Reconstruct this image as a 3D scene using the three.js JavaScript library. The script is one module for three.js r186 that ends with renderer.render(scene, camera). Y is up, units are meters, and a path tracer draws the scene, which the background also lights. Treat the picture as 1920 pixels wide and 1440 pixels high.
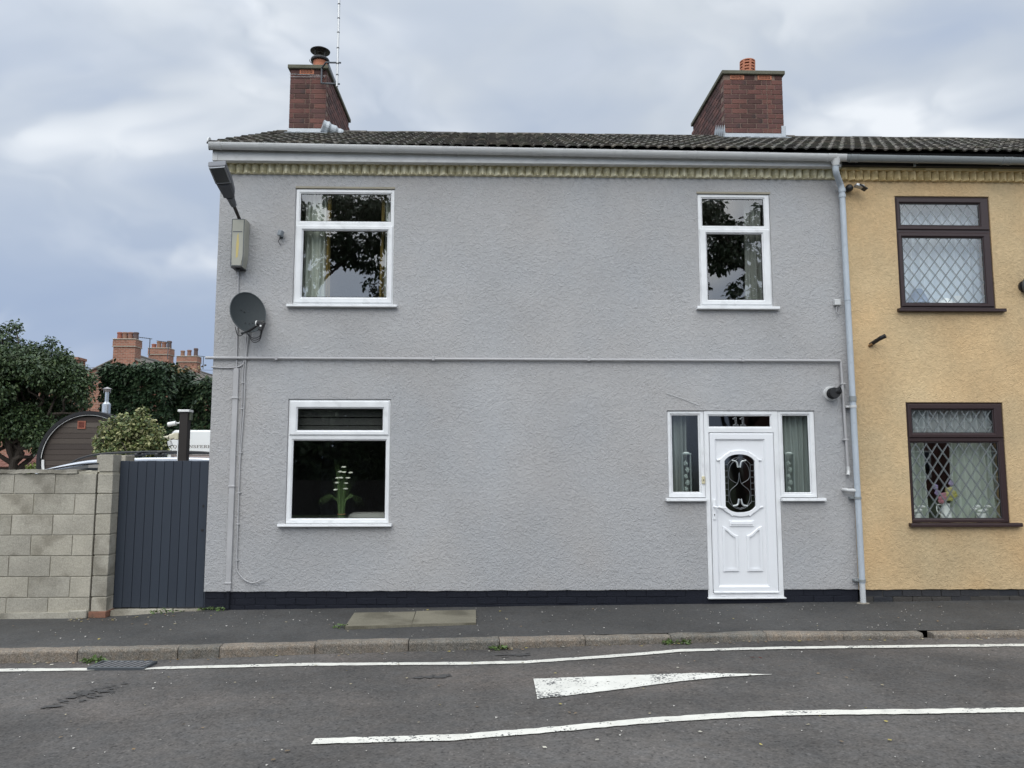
import * as THREE from 'three';
import { mergeGeometries } from 'three/addons/utils/BufferGeometryUtils.js';
import { ConvexGeometry } from 'three/addons/geometries/ConvexGeometry.js';
import { RoundedBoxGeometry } from 'three/addons/geometries/RoundedBoxGeometry.js';
import { TextGeometry } from 'three/addons/geometries/TextGeometry.js';
import { FontLoader } from 'three/addons/loaders/FontLoader.js';

// ------------------------------------------------------------------ camera, sky, sun, exposure
const scene = new THREE.Scene();
const R = Math.PI / 180;
const camera = new THREE.PerspectiveCamera(53.07, 4 / 3, 0.05, 2000);
camera.position.set(0, 1.62, 8.85);
camera.rotation.order = 'YXZ';
camera.rotation.set(6.0 * R, -1.45 * R, 0);
scene.add(camera);

const renderer = new THREE.WebGLRenderer({ antialias: true });
renderer.toneMapping = THREE.LinearToneMapping;
renderer.toneMappingExposure = 1.0;
renderer.shadowMap.enabled = true;

const rngOf = (s) => () => { s = (s + 0x6d2b79f5) | 0; let t = Math.imul(s ^ (s >>> 15), 1 | s); t = (t + Math.imul(t ^ (t >>> 7), 61 | t)) ^ t; return ((t ^ (t >>> 14)) >>> 0) / 4294967296; };
const clamp = (x, a, b) => Math.min(b, Math.max(a, x)), lerp = (a, b, t) => a + (b - a) * t;
const smooth = (a, b, x) => { const t = clamp((x - a) / (b - a), 0, 1); return t * t * (3 - 2 * t); };
// lattice value noise, tileable with period p (cells)
function noise2(seed) {
  const r = rngOf(seed), T = new Float32Array(65536); for (let i = 0; i < 65536; i++) T[i] = r();
  return (x, y, p = 256) => {
    let xi = Math.floor(x), yi = Math.floor(y); const fx = x - xi, fy = y - yi;
    const u = fx * fx * (3 - 2 * fx), v = fy * fy * (3 - 2 * fy);
    const x0 = ((xi % p) + p) % p, y0 = ((yi % p) + p) % p, x1 = (x0 + 1) % p, y1 = (y0 + 1) % p;
    const a = T[y0 * 256 + x0], b = T[y0 * 256 + x1], c = T[y1 * 256 + x0], d = T[y1 * 256 + x1];
    return a + (b - a) * u + (c - a + (a - b - c + d) * u) * v;
  };
}
const nA = noise2(11), nB = noise2(23), nC = noise2(37);
const fbm = (n, x, y, p, oct) => { let s = 0, a = 0.5, t = 0; for (let i = 0; i < oct; i++) { s += a * n(x, y, p); t += a; x *= 2; y *= 2; p = Math.min(p * 2, 256); a *= 0.5; } return s / t; };

const sunDir = new THREE.Vector3(-0.22, 0.62, 0.75).normalize();
{ // overcast sky with a broad brightening round the veiled sun
  const W = 2560, H = 1280, data = new Float32Array(W * H * 4);
  const n3 = (x, y, z) => (fbm(nA, x * 1.7 + 31 + z * 0.6, y * 2.6 + 7 + z * 0.37, 256, 5) + fbm(nB, z * 1.7 + 57 - x * 0.5, y * 2.6 + 91 + x * 0.3, 256, 5)) / 2;
  const puffs = [[-17, 30, 3, 5, 0.8], [-21, 31, 5, 4, 0.45], [-9, 26.5, 3, 2.5, 0.7], [-6, 23.5, 4, 1.6, 0.6], [-11, 29.5, 5, 2, 0.3], [27, 22.5, 3.5, 2, 0.85], [30, 20.5, 8, 3.5, 0.6], [24, 18.5, 6, 2.2, 0.4], [-24, 15, 5, 2, 0.5], [-19, 14.3, 4, 1.6, 0.45], [-31, 20.5, 8, 2.2, 0.12], [-30, 30, 8, 5, 0.35], [10, 28, 8, 2.2, 0.2]];
  const dims = [[-31, 8.5, 9, 4.5, 0.75], [-27, 23, 7, 2.5, 0.4], [25, 29.5, 7, 2.5, 0.4], [33, 27, 6, 2, 0.5], [3, 24, 5, 3, 0.3], [20, 24.5, 5, 1.6, 0.35], [-21, 19, 5, 1.8, 0.35]];
  for (let j = 0; j < H; j++) for (let i = 0; i < W; i++) {
    const el = ((j + 0.5) / H - 0.5) * Math.PI, ph = ((i + 0.5) / W - 0.5) * 2 * Math.PI;
    const x = Math.cos(el) * Math.cos(ph), y = Math.sin(el), z = Math.cos(el) * Math.sin(ph), e = Math.max(el, 0) / R, az = Math.atan2(x, -z) / R;
    const t = smooth(2, 30, e), zen = 1 + 0.9 * smooth(0.5, 1.0, y);
    let c = [lerp(0.335, 0.565, t), lerp(0.43, 0.62, t), lerp(0.605, 0.69, t)];
    const wx = (fbm(nC, x * 4 + 13, z * 4 + y * 6 + 5, 256, 4) - 0.5) * 0.5;
    const f = n3(x * 2.4 + wx, y * 2.4 + wx * 0.6, z * 2.4 - wx), br = smooth(0.5, 0.72, f), dk = smooth(0.5, 0.3, f);
    let b = br * 0.55, d = dk * 0.5;
    const f2 = fbm(nC, x * 10 + 40 + wx * 5 + (f - 0.5) * 4, (y * 17 + z * 3) + 60 + wx * 4, 256, 5) - 0.5, f3 = smooth(-0.02, 0.14, f2) * smooth(0.46, 0.6, f), g = (f - 0.5) * 3 + f2 * 3.2; b += Math.max(0, f2) * 0.3 + f3 * 0.28; d += Math.max(0, -f2) * 0.55;
    for (const [a0, e0, sa, se, k] of puffs) { const q = ((az - a0) / sa) ** 2 + ((e - e0) / se) ** 2; b += k * Math.exp(-q) * clamp(0.7 + g, 0, 1.6); }
    for (const [a0, e0, sa, se, k] of dims) { const q = ((az - a0) / sa) ** 2 + ((e - e0) / se) ** 2; d += k * Math.exp(-q) * clamp(0.8 - g, 0, 1.4); }
    b = clamp(b, 0, 1); d = clamp(d, 0, 1);
    const cos = x * sunDir.x + y * sunDir.y + z * sunDir.z, gw = Math.pow((1 + cos) / 2, 3.2);
    const lit = [0.82, 0.865, 0.92], dim = [0.335, 0.425, 0.6];
    for (let k = 0; k < 3; k++) {
      let v = lerp(c[k], lit[k], b); v = lerp(v, dim[k], d * 0.6);
      v *= zen * (1 + gw * [2.15, 2.0, 1.78][k]) * 1.03; if (el < 0) v *= 0.5;
      data[(j * W + i) * 4 + k] = v;
    }
    data[(j * W + i) * 4 + 3] = 1;
  }
  const t = new THREE.DataTexture(data, W, H, THREE.RGBAFormat, THREE.FloatType);
  t.mapping = THREE.EquirectangularReflectionMapping; t.magFilter = THREE.LinearFilter; t.minFilter = THREE.LinearFilter; t.needsUpdate = true;
  scene.background = t; scene.environment = t;
}
const sun = new THREE.DirectionalLight(new THREE.Color(1.0, 0.95, 0.87), 0.65);
sun.position.copy(sunDir).multiplyScalar(60); sun.castShadow = true; sun.shadow.radius = 60;
sun.shadow.mapSize.set(2048, 2048); Object.assign(sun.shadow.camera, { left: -30, right: 30, top: 30, bottom: -30, near: 1, far: 140 });
scene.add(sun, sun.target);

// ------------------------------------------------------------------ naming helpers
const used = {};
const numbered = (n) => { const k = used[n] = (used[n] ?? -1) + 1; return k ? n + '_' + String(k).padStart(3, '0') : n; };
function tag(o, label, category, group) { o.userData.label = label; if (category) o.userData.category = category; if (group) o.userData.group = group; return o; }
function thing(name, label, category, pos = [0, 0, 0], group) { const o = new THREE.Group(); o.name = numbered(name); o.position.set(...pos); scene.add(o); return tag(o, label, category, group); }
function structure(o, label) { o.userData.kind = 'structure'; if (label) o.userData.label = label; return o; }
function mesh(name, g, m, parent) {
  if (Array.isArray(g)) g = merge(g);
  const o = new THREE.Mesh(g, m); o.name = parent ? name : numbered(name); o.castShadow = o.receiveShadow = true; (parent ?? scene).add(o); return o;
}
// ------------------------------------------------------------------ geometry helpers
function uvm(g, ou = 0, ov = 0) { // uv in metres by dominant axis
  if (g.index) g = g.toNonIndexed();
  g.computeVertexNormals();
  const p = g.attributes.position, n = g.attributes.normal, uv = new Float32Array(p.count * 2);
  for (let i = 0; i < p.count; i += 3) {
    const a = new THREE.Vector3().fromBufferAttribute(p, i), b = new THREE.Vector3().fromBufferAttribute(p, i + 1), c = new THREE.Vector3().fromBufferAttribute(p, i + 2);
    const f = b.clone().sub(a).cross(c.clone().sub(a)), X = Math.abs(f.x), Y = Math.abs(f.y), Z = Math.abs(f.z);
    for (let k = 0; k < 3; k++) {
      const q = [a, b, c][k], [u, v] = X > Y && X > Z ? [q.z, q.y] : Y > Z ? [q.x, -q.z] : [q.x, q.y];
      uv[(i + k) * 2] = u + ou; uv[(i + k) * 2 + 1] = v + ov;
    }
  }
  g.setAttribute('uv', new THREE.BufferAttribute(uv, 2)); return g;
}
function clean(g) { if (g.index) g = g.toNonIndexed(); for (const k of Object.keys(g.attributes)) if (!['position', 'normal', 'uv', 'color'].includes(k)) g.deleteAttribute(k); g.morphAttributes = {}; g.groups = []; if (!g.attributes.uv) g.setAttribute('uv', new THREE.BufferAttribute(new Float32Array(g.attributes.position.count * 2), 2)); if (!g.attributes.normal) g.computeVertexNormals(); return g; }
const merge = (l) => mergeGeometries(l.map((g) => clean(g)), false);
function cbox(w, h, d, c = 0.003, x = 0, y = 0, z = 0) { // chamfered box
  const P = []; for (const i of [-1, 1]) for (const j of [-1, 1]) for (const k of [-1, 1]) { const X = i * w / 2, Y = j * h / 2, Z = k * d / 2; P.push(new THREE.Vector3(X - i * c, Y - j * c, Z), new THREE.Vector3(X - i * c, Y, Z - k * c), new THREE.Vector3(X, Y - j * c, Z - k * c)); }
  const g = new ConvexGeometry(P); g.translate(x, y, z); return uvm(g, x * 0.37 + z, y * 0.71);
}
const span = (x0, x1, y0, y1, z0, z1, c = 0.003) => cbox(x1 - x0, y1 - y0, z1 - z0, c, (x0 + x1) / 2, (y0 + y1) / 2, (z0 + z1) / 2);
const box = (x0, x1, y0, y1, z0, z1) => uvm(new THREE.BoxGeometry(x1 - x0, y1 - y0, z1 - z0).translate((x0 + x1) / 2, (y0 + y1) / 2, (z0 + z1) / 2));
const V = (x, y, z) => new THREE.Vector3(x, y, z);
function tube(pts, r, seg = 24, rad = 8, curve = 0.5) { return new THREE.TubeGeometry(new THREE.CatmullRomCurve3(pts.map((p) => V(...p)), false, 'catmullrom', curve), seg, r, rad); }
function rod(a, b, r, r2 = r, rad = 10) { const A = V(...a), B = V(...b), d = B.clone().sub(A), g = new THREE.CylinderGeometry(r2, r, d.length(), rad); g.applyQuaternion(new THREE.Quaternion().setFromUnitVectors(V(0, 1, 0), d.normalize())); return g.translate((a[0] + b[0]) / 2, (a[1] + b[1]) / 2, (a[2] + b[2]) / 2); }
const rectShape = (x0, x1, y0, y1) => { const s = new THREE.Shape(); s.moveTo(x0, y0); s.lineTo(x1, y0); s.lineTo(x1, y1); s.lineTo(x0, y1); s.closePath(); return s; };
const poly = (pts) => { const s = new THREE.Shape(); pts.forEach((p, i) => i ? s.lineTo(...p) : s.moveTo(...p)); s.closePath(); return s; };
// frame between an outer and inner rectangle, chamfer b on both edges, front face at zf, depth d
function ring(o, i, zf, d, b = 0.006) {
  const s = rectShape(o[0] + b, o[1] - b, o[2] + b, o[3] - b); for (const h of Array.isArray(i[0]) ? i : [i]) s.holes.push(rectShape(h[0] - b, h[1] + b, h[2] - b, h[3] + b));
  const g = new THREE.ExtrudeGeometry(s, { depth: d - 2 * b, bevelEnabled: true, bevelSize: b, bevelThickness: b, bevelSegments: 1, curveSegments: 1 });
  return uvm(g.translate(0, 0, zf - d + b));
}
const ext = (s, d, z0, b = 0, cs = 12) => uvm(new THREE.ExtrudeGeometry(s, { depth: d - 2 * b, bevelEnabled: b > 0, bevelSize: b, bevelOffset: -b, bevelThickness: b, bevelSegments: 2, curveSegments: cs }).translate(0, 0, z0 + b));

// ------------------------------------------------------------------ textures
function tex(N, period, fn, srgb) { // fn(u, v in 0..1) -> value or [r,g,b] (linear colour is converted to sRGB bytes)
  const d = new Uint8Array(N * N * 4), enc = (c) => Math.round(255 * clamp(c <= 0.0031308 ? 12.92 * c : 1.055 * Math.pow(c, 1 / 2.4) - 0.055, 0, 1));
  for (let j = 0; j < N; j++) for (let i = 0; i < N; i++) { const v = fn((i + 0.5) / N, (j + 0.5) / N), o = (j * N + i) * 4; for (let k = 0; k < 3; k++) { const c = Array.isArray(v) ? v[k] : v; d[o + k] = srgb ? enc(c) : Math.round(255 * clamp(c, 0, 1)); } d[o + 3] = 255; }
  const t = new THREE.DataTexture(d, N, N); t.wrapS = t.wrapT = THREE.RepeatWrapping; t.magFilter = THREE.LinearFilter; t.minFilter = THREE.LinearMipmapLinearFilter; t.generateMipmaps = true;
  if (srgb) t.colorSpace = THREE.SRGBColorSpace; t.repeat.set(1 / period, 1 / period); t.needsUpdate = true; return t;
}
const P = (n, u, v, p, oct) => fbm(n, u * p, v * p, p, oct);
// roughcast relief: 3 m
const renderBump = tex(2048, 3, (u, v) => {
  const wu = (P(nC, u, v, 120, 2) - 0.5) * 0.012, wv = (P(nA, u, v, 120, 2) - 0.5) * 0.012;
  const a = P(nA, u + wu, v + wv, 110, 3), b = P(nB, u + wv, v - wu, 190, 2), m = P(nC, u, v, 16, 3);
  const crust = smooth(0.5, 0.565, a) * (0.35 + 0.65 * smooth(0.4, 0.6, m)), crumb = smooth(0.56, 0.64, b);
  return 0.1 + crust * 0.2 + crumb * 0.3 + (0.55 * P(nB, u, v, 250, 1) + 0.45 * P(nC, u, v, 170, 2)) * 0.42 + (P(nA, u, v, 20, 2) - 0.5) * 0.1;
});
const stain = (base, amp, warm) => (u, v) => { const l = P(nA, u, v, 6, 5) - 0.5, s = P(nB, u, v * 1, 180, 2) - 0.5, k = 1 + amp * l * 2 + s * amp * 0.9; return base.map((c, i) => c * k * (1 + warm * (i - 1) * (P(nC, u, v, 9, 3) - 0.5) * -1)); };
const greyCol = tex(1024, 5, stain([0.372, 0.369, 0.372], 0.11, 0.05), true);
const yellowCol = tex(1024, 5, stain([0.53, 0.386, 0.216], 0.26, 0.16), true);
const speck = (base, fine, coarse, light, dark, hue = 0.06) => (u, v) => {
  const f = P(nA, u, v, 250, 1), g = P(nB, u, v, 120, 2), c = P(nC, u, v, 8, 4), h = P(nA, u, v, 31, 2);
  let k = 1 + (f - 0.5) * fine + (g - 0.5) * fine + (c - 0.5) * coarse; if (f > 1 - light * 0.05) k += 0.9 * (h + 0.2); if (f < dark * 0.05) k *= 0.55;
  return base.map((b, i) => Math.max(0, b * k * (1 + hue * (h - 0.5) * (1 - i))));
};
const asphaltCol = tex(2048, 3, speck([0.083, 0.0765, 0.0720], 0.5, 0.45, 1.2, 2.2), true);
const asphaltBump = tex(2048, 3, (u, v) => 0.6 * P(nA, u, v, 250, 1) + 0.4 * P(nB, u, v, 128, 2));
const pavCol = tex(1024, 2.5, speck([0.047, 0.0455, 0.0440], 0.45, 0.5, 1.0, 1.5), true);
const concCol = tex(1024, 1.6, (u, v) => { const c = P(nA, u, v, 5, 5), f = P(nB, u, v, 200, 2), d = smooth(0.58, 0.74, P(nC, u, v, 4, 4)), k = 0.86 + (c - 0.5) * 0.5 + (f - 0.5) * 0.4; return [0.44 * k * (1 - 0.35 * d), 0.418 * k * (1 - 0.36 * d), 0.36 * k * (1 - 0.38 * d)]; }, true);
const concBump = tex(512, 0.6, (u, v) => 0.5 * P(nA, u, v, 128, 2) + 0.5 * P(nB, u, v, 40, 3));
const kerbCol = tex(1024, 1, speck([0.155, 0.136, 0.113], 0.9, 0.5, 2.0, 2.0, 0.15), true);
const brickCol = tex(512, 0.9, (u, v) => { const c = P(nA, u, v, 7, 4), f = P(nB, u, v, 128, 2), s = smooth(0.6, 0.75, P(nC, u, v, 6, 4)), k = 0.95 + (c - 0.5) * 0.9 + (f - 0.5) * 0.5; return [0.9, 0.9, 0.9].map((b, i) => b * k * (1 - s * [0.45, 0.3, 0.25][i])); }, true);
const tileCol = tex(1024, 1.3, (u, v) => { const c = P(nA, u, v, 9, 4), f = P(nB, u, v, 180, 2), l = smooth(0.63, 0.72, P(nC, u, v, 34, 3)), m = smooth(0.55, 0.7, P(nB, u, v, 12, 3)); const k = 0.9 + (c - 0.5) * 0.9 + (f - 0.5) * 0.7; return [lerp(0.082 * k, 0.25, l * 0.5), lerp(0.074 * k, 0.23, l * 0.5) + 0.008 * m, lerp(0.064 * k, 0.19, l * 0.5)]; }, true);
const woodBump = tex(512, 1, (u, v) => P(nA, u * 1, v, 8, 2) * 0.3 + fbm(nB, u * 128, v * 6, 128, 2) * 0.7);
const creamCol = tex(512, 0.8, (u, v) => { const c = P(nA, u, v, 6, 5), d = smooth(0.55, 0.72, P(nC, u, v, 9, 4)), k = 0.95 + (c - 0.5) * 0.35; return [0.72 * k * (1 - 0.35 * d), 0.67 * k * (1 - 0.37 * d), 0.48 * k * (1 - 0.45 * d)]; }, true);
const dirt = tex(512, 0.7, (u, v) => { const c = P(nA, u, v, 5, 5), d = smooth(0.6, 0.8, P(nC, u, v, 8, 4)); return [1, 1, 1].map((q) => q * (0.93 + (c - 0.5) * 0.22 - 0.1 * d)); }, true);
const paintCol = tex(1024, 1.2, (u, v) => { const worn = smooth(0.64, 0.7, 0.55 * P(nA, u, v, 90, 2) + 0.45 * P(nB, u, v, 10, 3)), c = 0.92 + (P(nC, u, v, 12, 3) - 0.5) * 0.3; return [lerp(0.66 * c, 0.1, worn), lerp(0.645 * c, 0.1, worn), lerp(0.59 * c, 0.1, worn)]; }, true);
const wornPaintCol = tex(1024, 2, (u, v) => { const q = 0.5 * P(nA, u, v, 160, 2) + 0.5 * P(nB, u, v, 9, 4), worn = smooth(0.58, 0.66, q), c = 0.92 + (P(nC, u, v, 12, 3) - 0.5) * 0.3; return [lerp(0.68 * c, 0.1, worn), lerp(0.67 * c, 0.1, worn), lerp(0.62 * c, 0.1, worn)]; }, true);

// ------------------------------------------------------------------ materials
const C = (r, g, b) => new THREE.Color(r, g, b);
const M = (color, roughness = 0.7, o = {}) => new THREE.MeshStandardMaterial({ color: Array.isArray(color) ? C(...color) : color, roughness, ...o });
const mat = {
  grey: M([1, 1, 1], 0.85, { map: greyCol, bumpMap: renderBump, bumpScale: 0.0078 }),
  yellow: M([1, 1, 1], 0.85, { map: yellowCol, bumpMap: renderBump, bumpScale: 0.0066 }),
  greyPipe: M([0.43, 0.425, 0.43], 0.5, { map: dirt }),
  pvc: M([0.79, 0.80, 0.81], 0.3, { map: dirt }),
  pvcOld: M([0.60, 0.605, 0.60], 0.4, { map: dirt }),
  door: M([0.77, 0.78, 0.80], 0.3),
  brown: M([0.030, 0.0145, 0.0145], 0.38, { bumpMap: woodBump, bumpScale: 0.0004 }),
  gutterGrey: M([0.25, 0.27, 0.275], 0.45, { map: dirt }),
  downpipe: M([0.44, 0.49, 0.54], 0.5, { map: dirt }),
  black: M([0.012, 0.012, 0.013], 0.45), blackMatt: M([0.016, 0.016, 0.018], 0.85),
  plinth: M([0.0035, 0.0052, 0.0125], 0.9, { bumpMap: concBump, bumpScale: 0.004 }),
  asphalt: M([1, 1, 1], 0.88, { map: asphaltCol, bumpMap: asphaltBump, bumpScale: 0.006, vertexColors: true }),
  pavement: M([1, 1, 1], 0.9, { map: pavCol, bumpMap: asphaltBump, bumpScale: 0.004, vertexColors: true }),
  paint: M([1, 1, 1], 0.6, { map: paintCol, bumpMap: asphaltBump, bumpScale: 0.003 }),
  wornPaint: M([1, 1, 1], 0.65, { map: wornPaintCol, bumpMap: asphaltBump, bumpScale: 0.003 }),
  slab: M([0.40, 0.385, 0.33], 0.85, { map: concCol, bumpMap: concBump, bumpScale: 0.002 }),
  mortar: M([0.20, 0.14, 0.11], 0.95, { bumpMap: concBump, bumpScale: 0.003 }),
  conMortar: M([0.36, 0.335, 0.27], 0.95, { bumpMap: concBump, bumpScale: 0.004 }),
  cream: M([1, 1, 1], 0.8, { map: creamCol, bumpMap: concBump, bumpScale: 0.0008 }),
  creamOchre: M([1, 0.84, 0.62], 0.8, { map: creamCol, bumpMap: concBump, bumpScale: 0.0008 }),
  tile: M([1, 1, 1], 0.9, { map: tileCol, bumpMap: concBump, bumpScale: 0.003 }),
  tileB: M([1, 0.95, 0.9], 0.9, { map: tileCol, bumpMap: concBump, bumpScale: 0.003 }),
  tileC: M([0.75, 0.76, 0.8], 0.9, { map: tileCol, bumpMap: concBump, bumpScale: 0.003 }),
  deck: M([0.02, 0.019, 0.018], 1), capstone: M([0.30, 0.31, 0.26], 0.9, { map: concCol, bumpMap: concBump, bumpScale: 0.003 }),
  terracotta: M([0.42, 0.155, 0.085], 0.75, { bumpMap: concBump, bumpScale: 0.001 }),
  lead: M([0.42, 0.45, 0.48], 0.5, { map: dirt, metalness: 0.3 }),
  steel: M([0.5, 0.51, 0.52], 0.35, { metalness: 0.7 }), steelDark: M([0.09, 0.1, 0.11], 0.5, { metalness: 0.5 }),
  gate: M([0.0225, 0.031, 0.046], 0.7, { bumpMap: woodBump, bumpScale: 0.0006 }),
  gateB: M([0.0195, 0.027, 0.041], 0.7, { bumpMap: woodBump, bumpScale: 0.0006 }),
  glass: new THREE.MeshPhysicalMaterial({ color: C(0.93, 0.96, 0.95), roughness: 0, transmission: 1, thickness: 0, ior: 2.33 }),
  darkGlass: new THREE.MeshPhysicalMaterial({ color: C(0.3, 0.31, 0.31), roughness: 0.02, transmission: 1, thickness: 0, ior: 1.6 }),
  frosted: new THREE.MeshPhysicalMaterial({ color: C(0.75, 0.8, 0.78), roughness: 0.12, transmission: 1, thickness: 0, ior: 1.6 }),
  leadStrip: M([0.20, 0.22, 0.225], 0.45, { metalness: 0.4 }),
  inside: M([0.38, 0.35, 0.3], 0.9), carpet: M([0.13, 0.11, 0.095], 0.95),
  curtain: M([0.50, 0.52, 0.46], 0.95, { side: THREE.DoubleSide }), curtainGold: M([0.24, 0.17, 0.05], 0.9, { side: THREE.DoubleSide }), curtainPale: M([0.50, 0.55, 0.49], 0.95, { side: THREE.DoubleSide }),
  net: new THREE.MeshPhysicalMaterial({ color: C(0.85, 0.88, 0.9), roughness: 0.95, transmission: 0.45, thickness: 0, side: THREE.DoubleSide }),
  white: M([0.8, 0.8, 0.78], 0.5), gloss: M([0.82, 0.83, 0.85], 0.2),
  leafBlade: M([0.09, 0.15, 0.045], 0.7, { side: THREE.DoubleSide }), petal: M([0.75, 0.74, 0.62], 0.8),
  leaf: new THREE.MeshPhysicalMaterial({ color: C(1, 1, 1), roughness: 0.55, vertexColors: true, side: THREE.DoubleSide }), bark: M([0.06, 0.048, 0.038], 0.95, { bumpMap: concBump, bumpScale: 0.01 }),
  twigs: M([0.06, 0.055, 0.035], 1),
};
const font = await new FontLoader().loadAsync('fonts/droid/droid_serif_regular.typeface.json');

// ------------------------------------------------------------------ ground, pavement, kerb, road
const sl = (x) => 10 * Math.tanh(x / 10);
const pavY = (x, z) => 0.036 + 0.008 * sl(x) - 0.02 * clamp(z, 0, 2.2) - 0.045 * smooth(-3.3, -4.25, x) * (1 - smooth(0.2, 1.3, z));
const roadY = (x, z) => -0.07 + 0.015 * sl(x) + 0.012 * (Math.min(z, 5) - 1.5) - 0.012 * Math.max(0, z - 7);
const kp = [[-60, 1.9], [-12, 1.78], [-4.4, 1.70], [-2.8, 1.685], [-1.6, 1.60], [-0.8, 1.575], [0.9, 1.50], [1.8, 1.46], [2.7, 1.44], [4.1, 1.49], [5, 1.51], [12, 1.55], [60, 1.6]];
const kerbZ = (x) => { for (let i = 1; i < kp.length; i++) if (x <= kp[i][0]) { const t = (x - kp[i - 1][0]) / (kp[i][0] - kp[i - 1][0]); return lerp(kp[i - 1][1], kp[i][1], t); } return 1.6; };
const axis = (a, b, fine) => { const xs = []; let x = a; while (x < b - 1e-6) { xs.push(x); x += Math.abs(x) < 7 ? fine : 2; } xs.push(b); return xs; };
function sheet(name, xs, rows, fy, m, tint, parent) { // rows: functions of x giving z
  const pos = [], uv = [], col = [], idx = [];
  for (const x of xs) for (const r of rows) { const z = r(x); pos.push(x, fy(x, z), z); uv.push(x, -z); const t = tint ? tint(x, z) : [1, 1, 1]; col.push(...t); }
  const n = rows.length; for (let i = 0; i < xs.length - 1; i++) for (let j = 0; j < n - 1; j++) { const a = i * n + j; idx.push(a, a + 1, a + n, a + 1, a + n + 1, a + n); }
  const g = new THREE.BufferGeometry(); g.setAttribute('position', new THREE.Float32BufferAttribute(pos, 3)); g.setAttribute('uv', new THREE.Float32BufferAttribute(uv, 2)); g.setAttribute('color', new THREE.Float32BufferAttribute(col, 3)); g.setIndex(idx); g.computeVertexNormals();
  return mesh(name, g, m, parent);
}
const grd = mesh('ground', uvm(new THREE.PlaneGeometry(1200, 1200).rotateX(-Math.PI / 2).translate(0, -0.6, 0)), M([0.07, 0.075, 0.05], 1)); structure(grd);
const yard = mesh('yard_ground', box(-60, 60, -0.5, -0.015, -70, -0.35), M([0.16, 0.15, 0.135], 0.95, { bumpMap: asphaltBump, bumpScale: 0.006 })); structure(yard, 'gravel yard behind the block wall and gate');
const road = new THREE.Group(); road.name = 'road'; scene.add(road); structure(road, 'grey asphalt road in front of the houses');
const lin = (f0, f1, n) => Array.from({ length: n + 1 }, (_, i) => (x) => lerp(f0(x), f1(x), i / n));
sheet('road_surface', axis(-60, 60, 0.14), lin((x) => kerbZ(x) - 0.05, () => 10.5, 66), (x, z) => roadY(x, z) + 0.006 * (fbm(nA, x * 0.9 + 40, z * 0.9 + 9, 256, 2) - 0.5), mat.asphalt, (x, z) => {
  const b = fbm(nB, x * 0.55 + 70, z * 0.8 + 20, 256, 4), w = fbm(nC, x * 2.3 + 30, z * 3.1 + 11, 256, 3), rut = fbm(nA, x * 0.25 + 17, z * 1.5 + 3, 256, 3);
  const dusty = smooth(0.5, 0.72, fbm(nA, x * 0.8 + 5, z * 1.2 + 31, 256, 4)); const k = 0.58 + 0.68 * b + 0.34 * (w - 0.5) + 0.45 * (rut - 0.5);
  return [k * (1 + 0.22 * dusty), k * (1 + 0.16 * dusty), k * (1 + 0.12 * dusty)];
}, road);
// painted lines: strips between an upper and a lower edge
function strip(name, top, bot, m, label) {
  const at = (l, x) => { if (x <= l[0][0]) return l[0][1]; for (let i = 1; i < l.length; i++) if (x <= l[i][0]) { const t = (x - l[i - 1][0]) / (l[i][0] - l[i - 1][0]); return lerp(l[i - 1][1], l[i][1], t); } return l[l.length - 1][1]; };
  const x0 = Math.max(top[0][0], bot[0][0]), x1 = Math.min(top[top.length - 1][0], bot[bot.length - 1][0]), xs = []; for (let x = x0; x < x1; x += 0.02) xs.push(x); xs.push(x1);
  const wob = (x, k) => (fbm(nB, x * 14 + k, k * 3.3, 256, 3) - 0.5) * 0.022;
  const o = sheet(name, xs, lin((x) => at(top, x) + wob(x, 3), (x) => at(bot, x) + wob(x, 19), 3), (x, z) => roadY(x, z) + 0.007, m, null, road); o.userData.label = label; return o;
}
strip('edge_line', [[-30, 1.98], [-4.22, 1.93], [-3.45, 1.965], [-3.36, 2.03]], [[-30, 2.07], [-4.2, 2.035], [-3.45, 2.05], [-3.36, 2.05]], mat.paint, 'white edge line left of the drain grate');
strip('edge_line', [[-2.99, 2.05], [-2.86, 1.975], [-1.66, 1.95], [-0.95, 1.99], [-0.21, 2.04], [0.32, 2.035], [0.8, 1.94], [1.31, 1.835], [1.69, 1.735], [2.6, 1.72], [4.8, 1.79], [30, 1.9]], [[-2.99, 2.06], [-2.86, 2.06], [-1.66, 2.045], [-0.95, 2.08], [-0.21, 2.13], [0.32, 2.125], [0.8, 2.035], [1.31, 1.93], [1.69, 1.825], [2.6, 1.81], [4.8, 1.885], [30, 2.0]], mat.paint, 'white edge line curving along the kerb');
strip('lane_line', [[-1.085, 3.895], [-0.23, 3.885], [0.46, 3.772], [0.96, 3.66], [1.57, 3.585], [1.9, 3.562], [2.7, 3.597], [3.52, 3.617], [30, 4]], [[-1.085, 3.995], [-0.23, 3.99], [0.46, 3.872], [0.96, 3.765], [1.57, 3.69], [1.9, 3.668], [2.7, 3.697], [3.52, 3.717], [30, 4.1]], mat.paint, 'white lane line nearest the camera');
strip('taper_marking', [[0.325, 2.632], [0.95, 2.592], [1.6, 2.565], [1.91, 2.6], [2.2, 2.652]], [[0.325, 3.175], [0.69, 3.06], [1.108, 2.915], [1.44, 2.795], [1.8, 2.695], [2.2, 2.656]], mat.wornPaint, 'scuffed white wedge tapering to the right');
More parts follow.
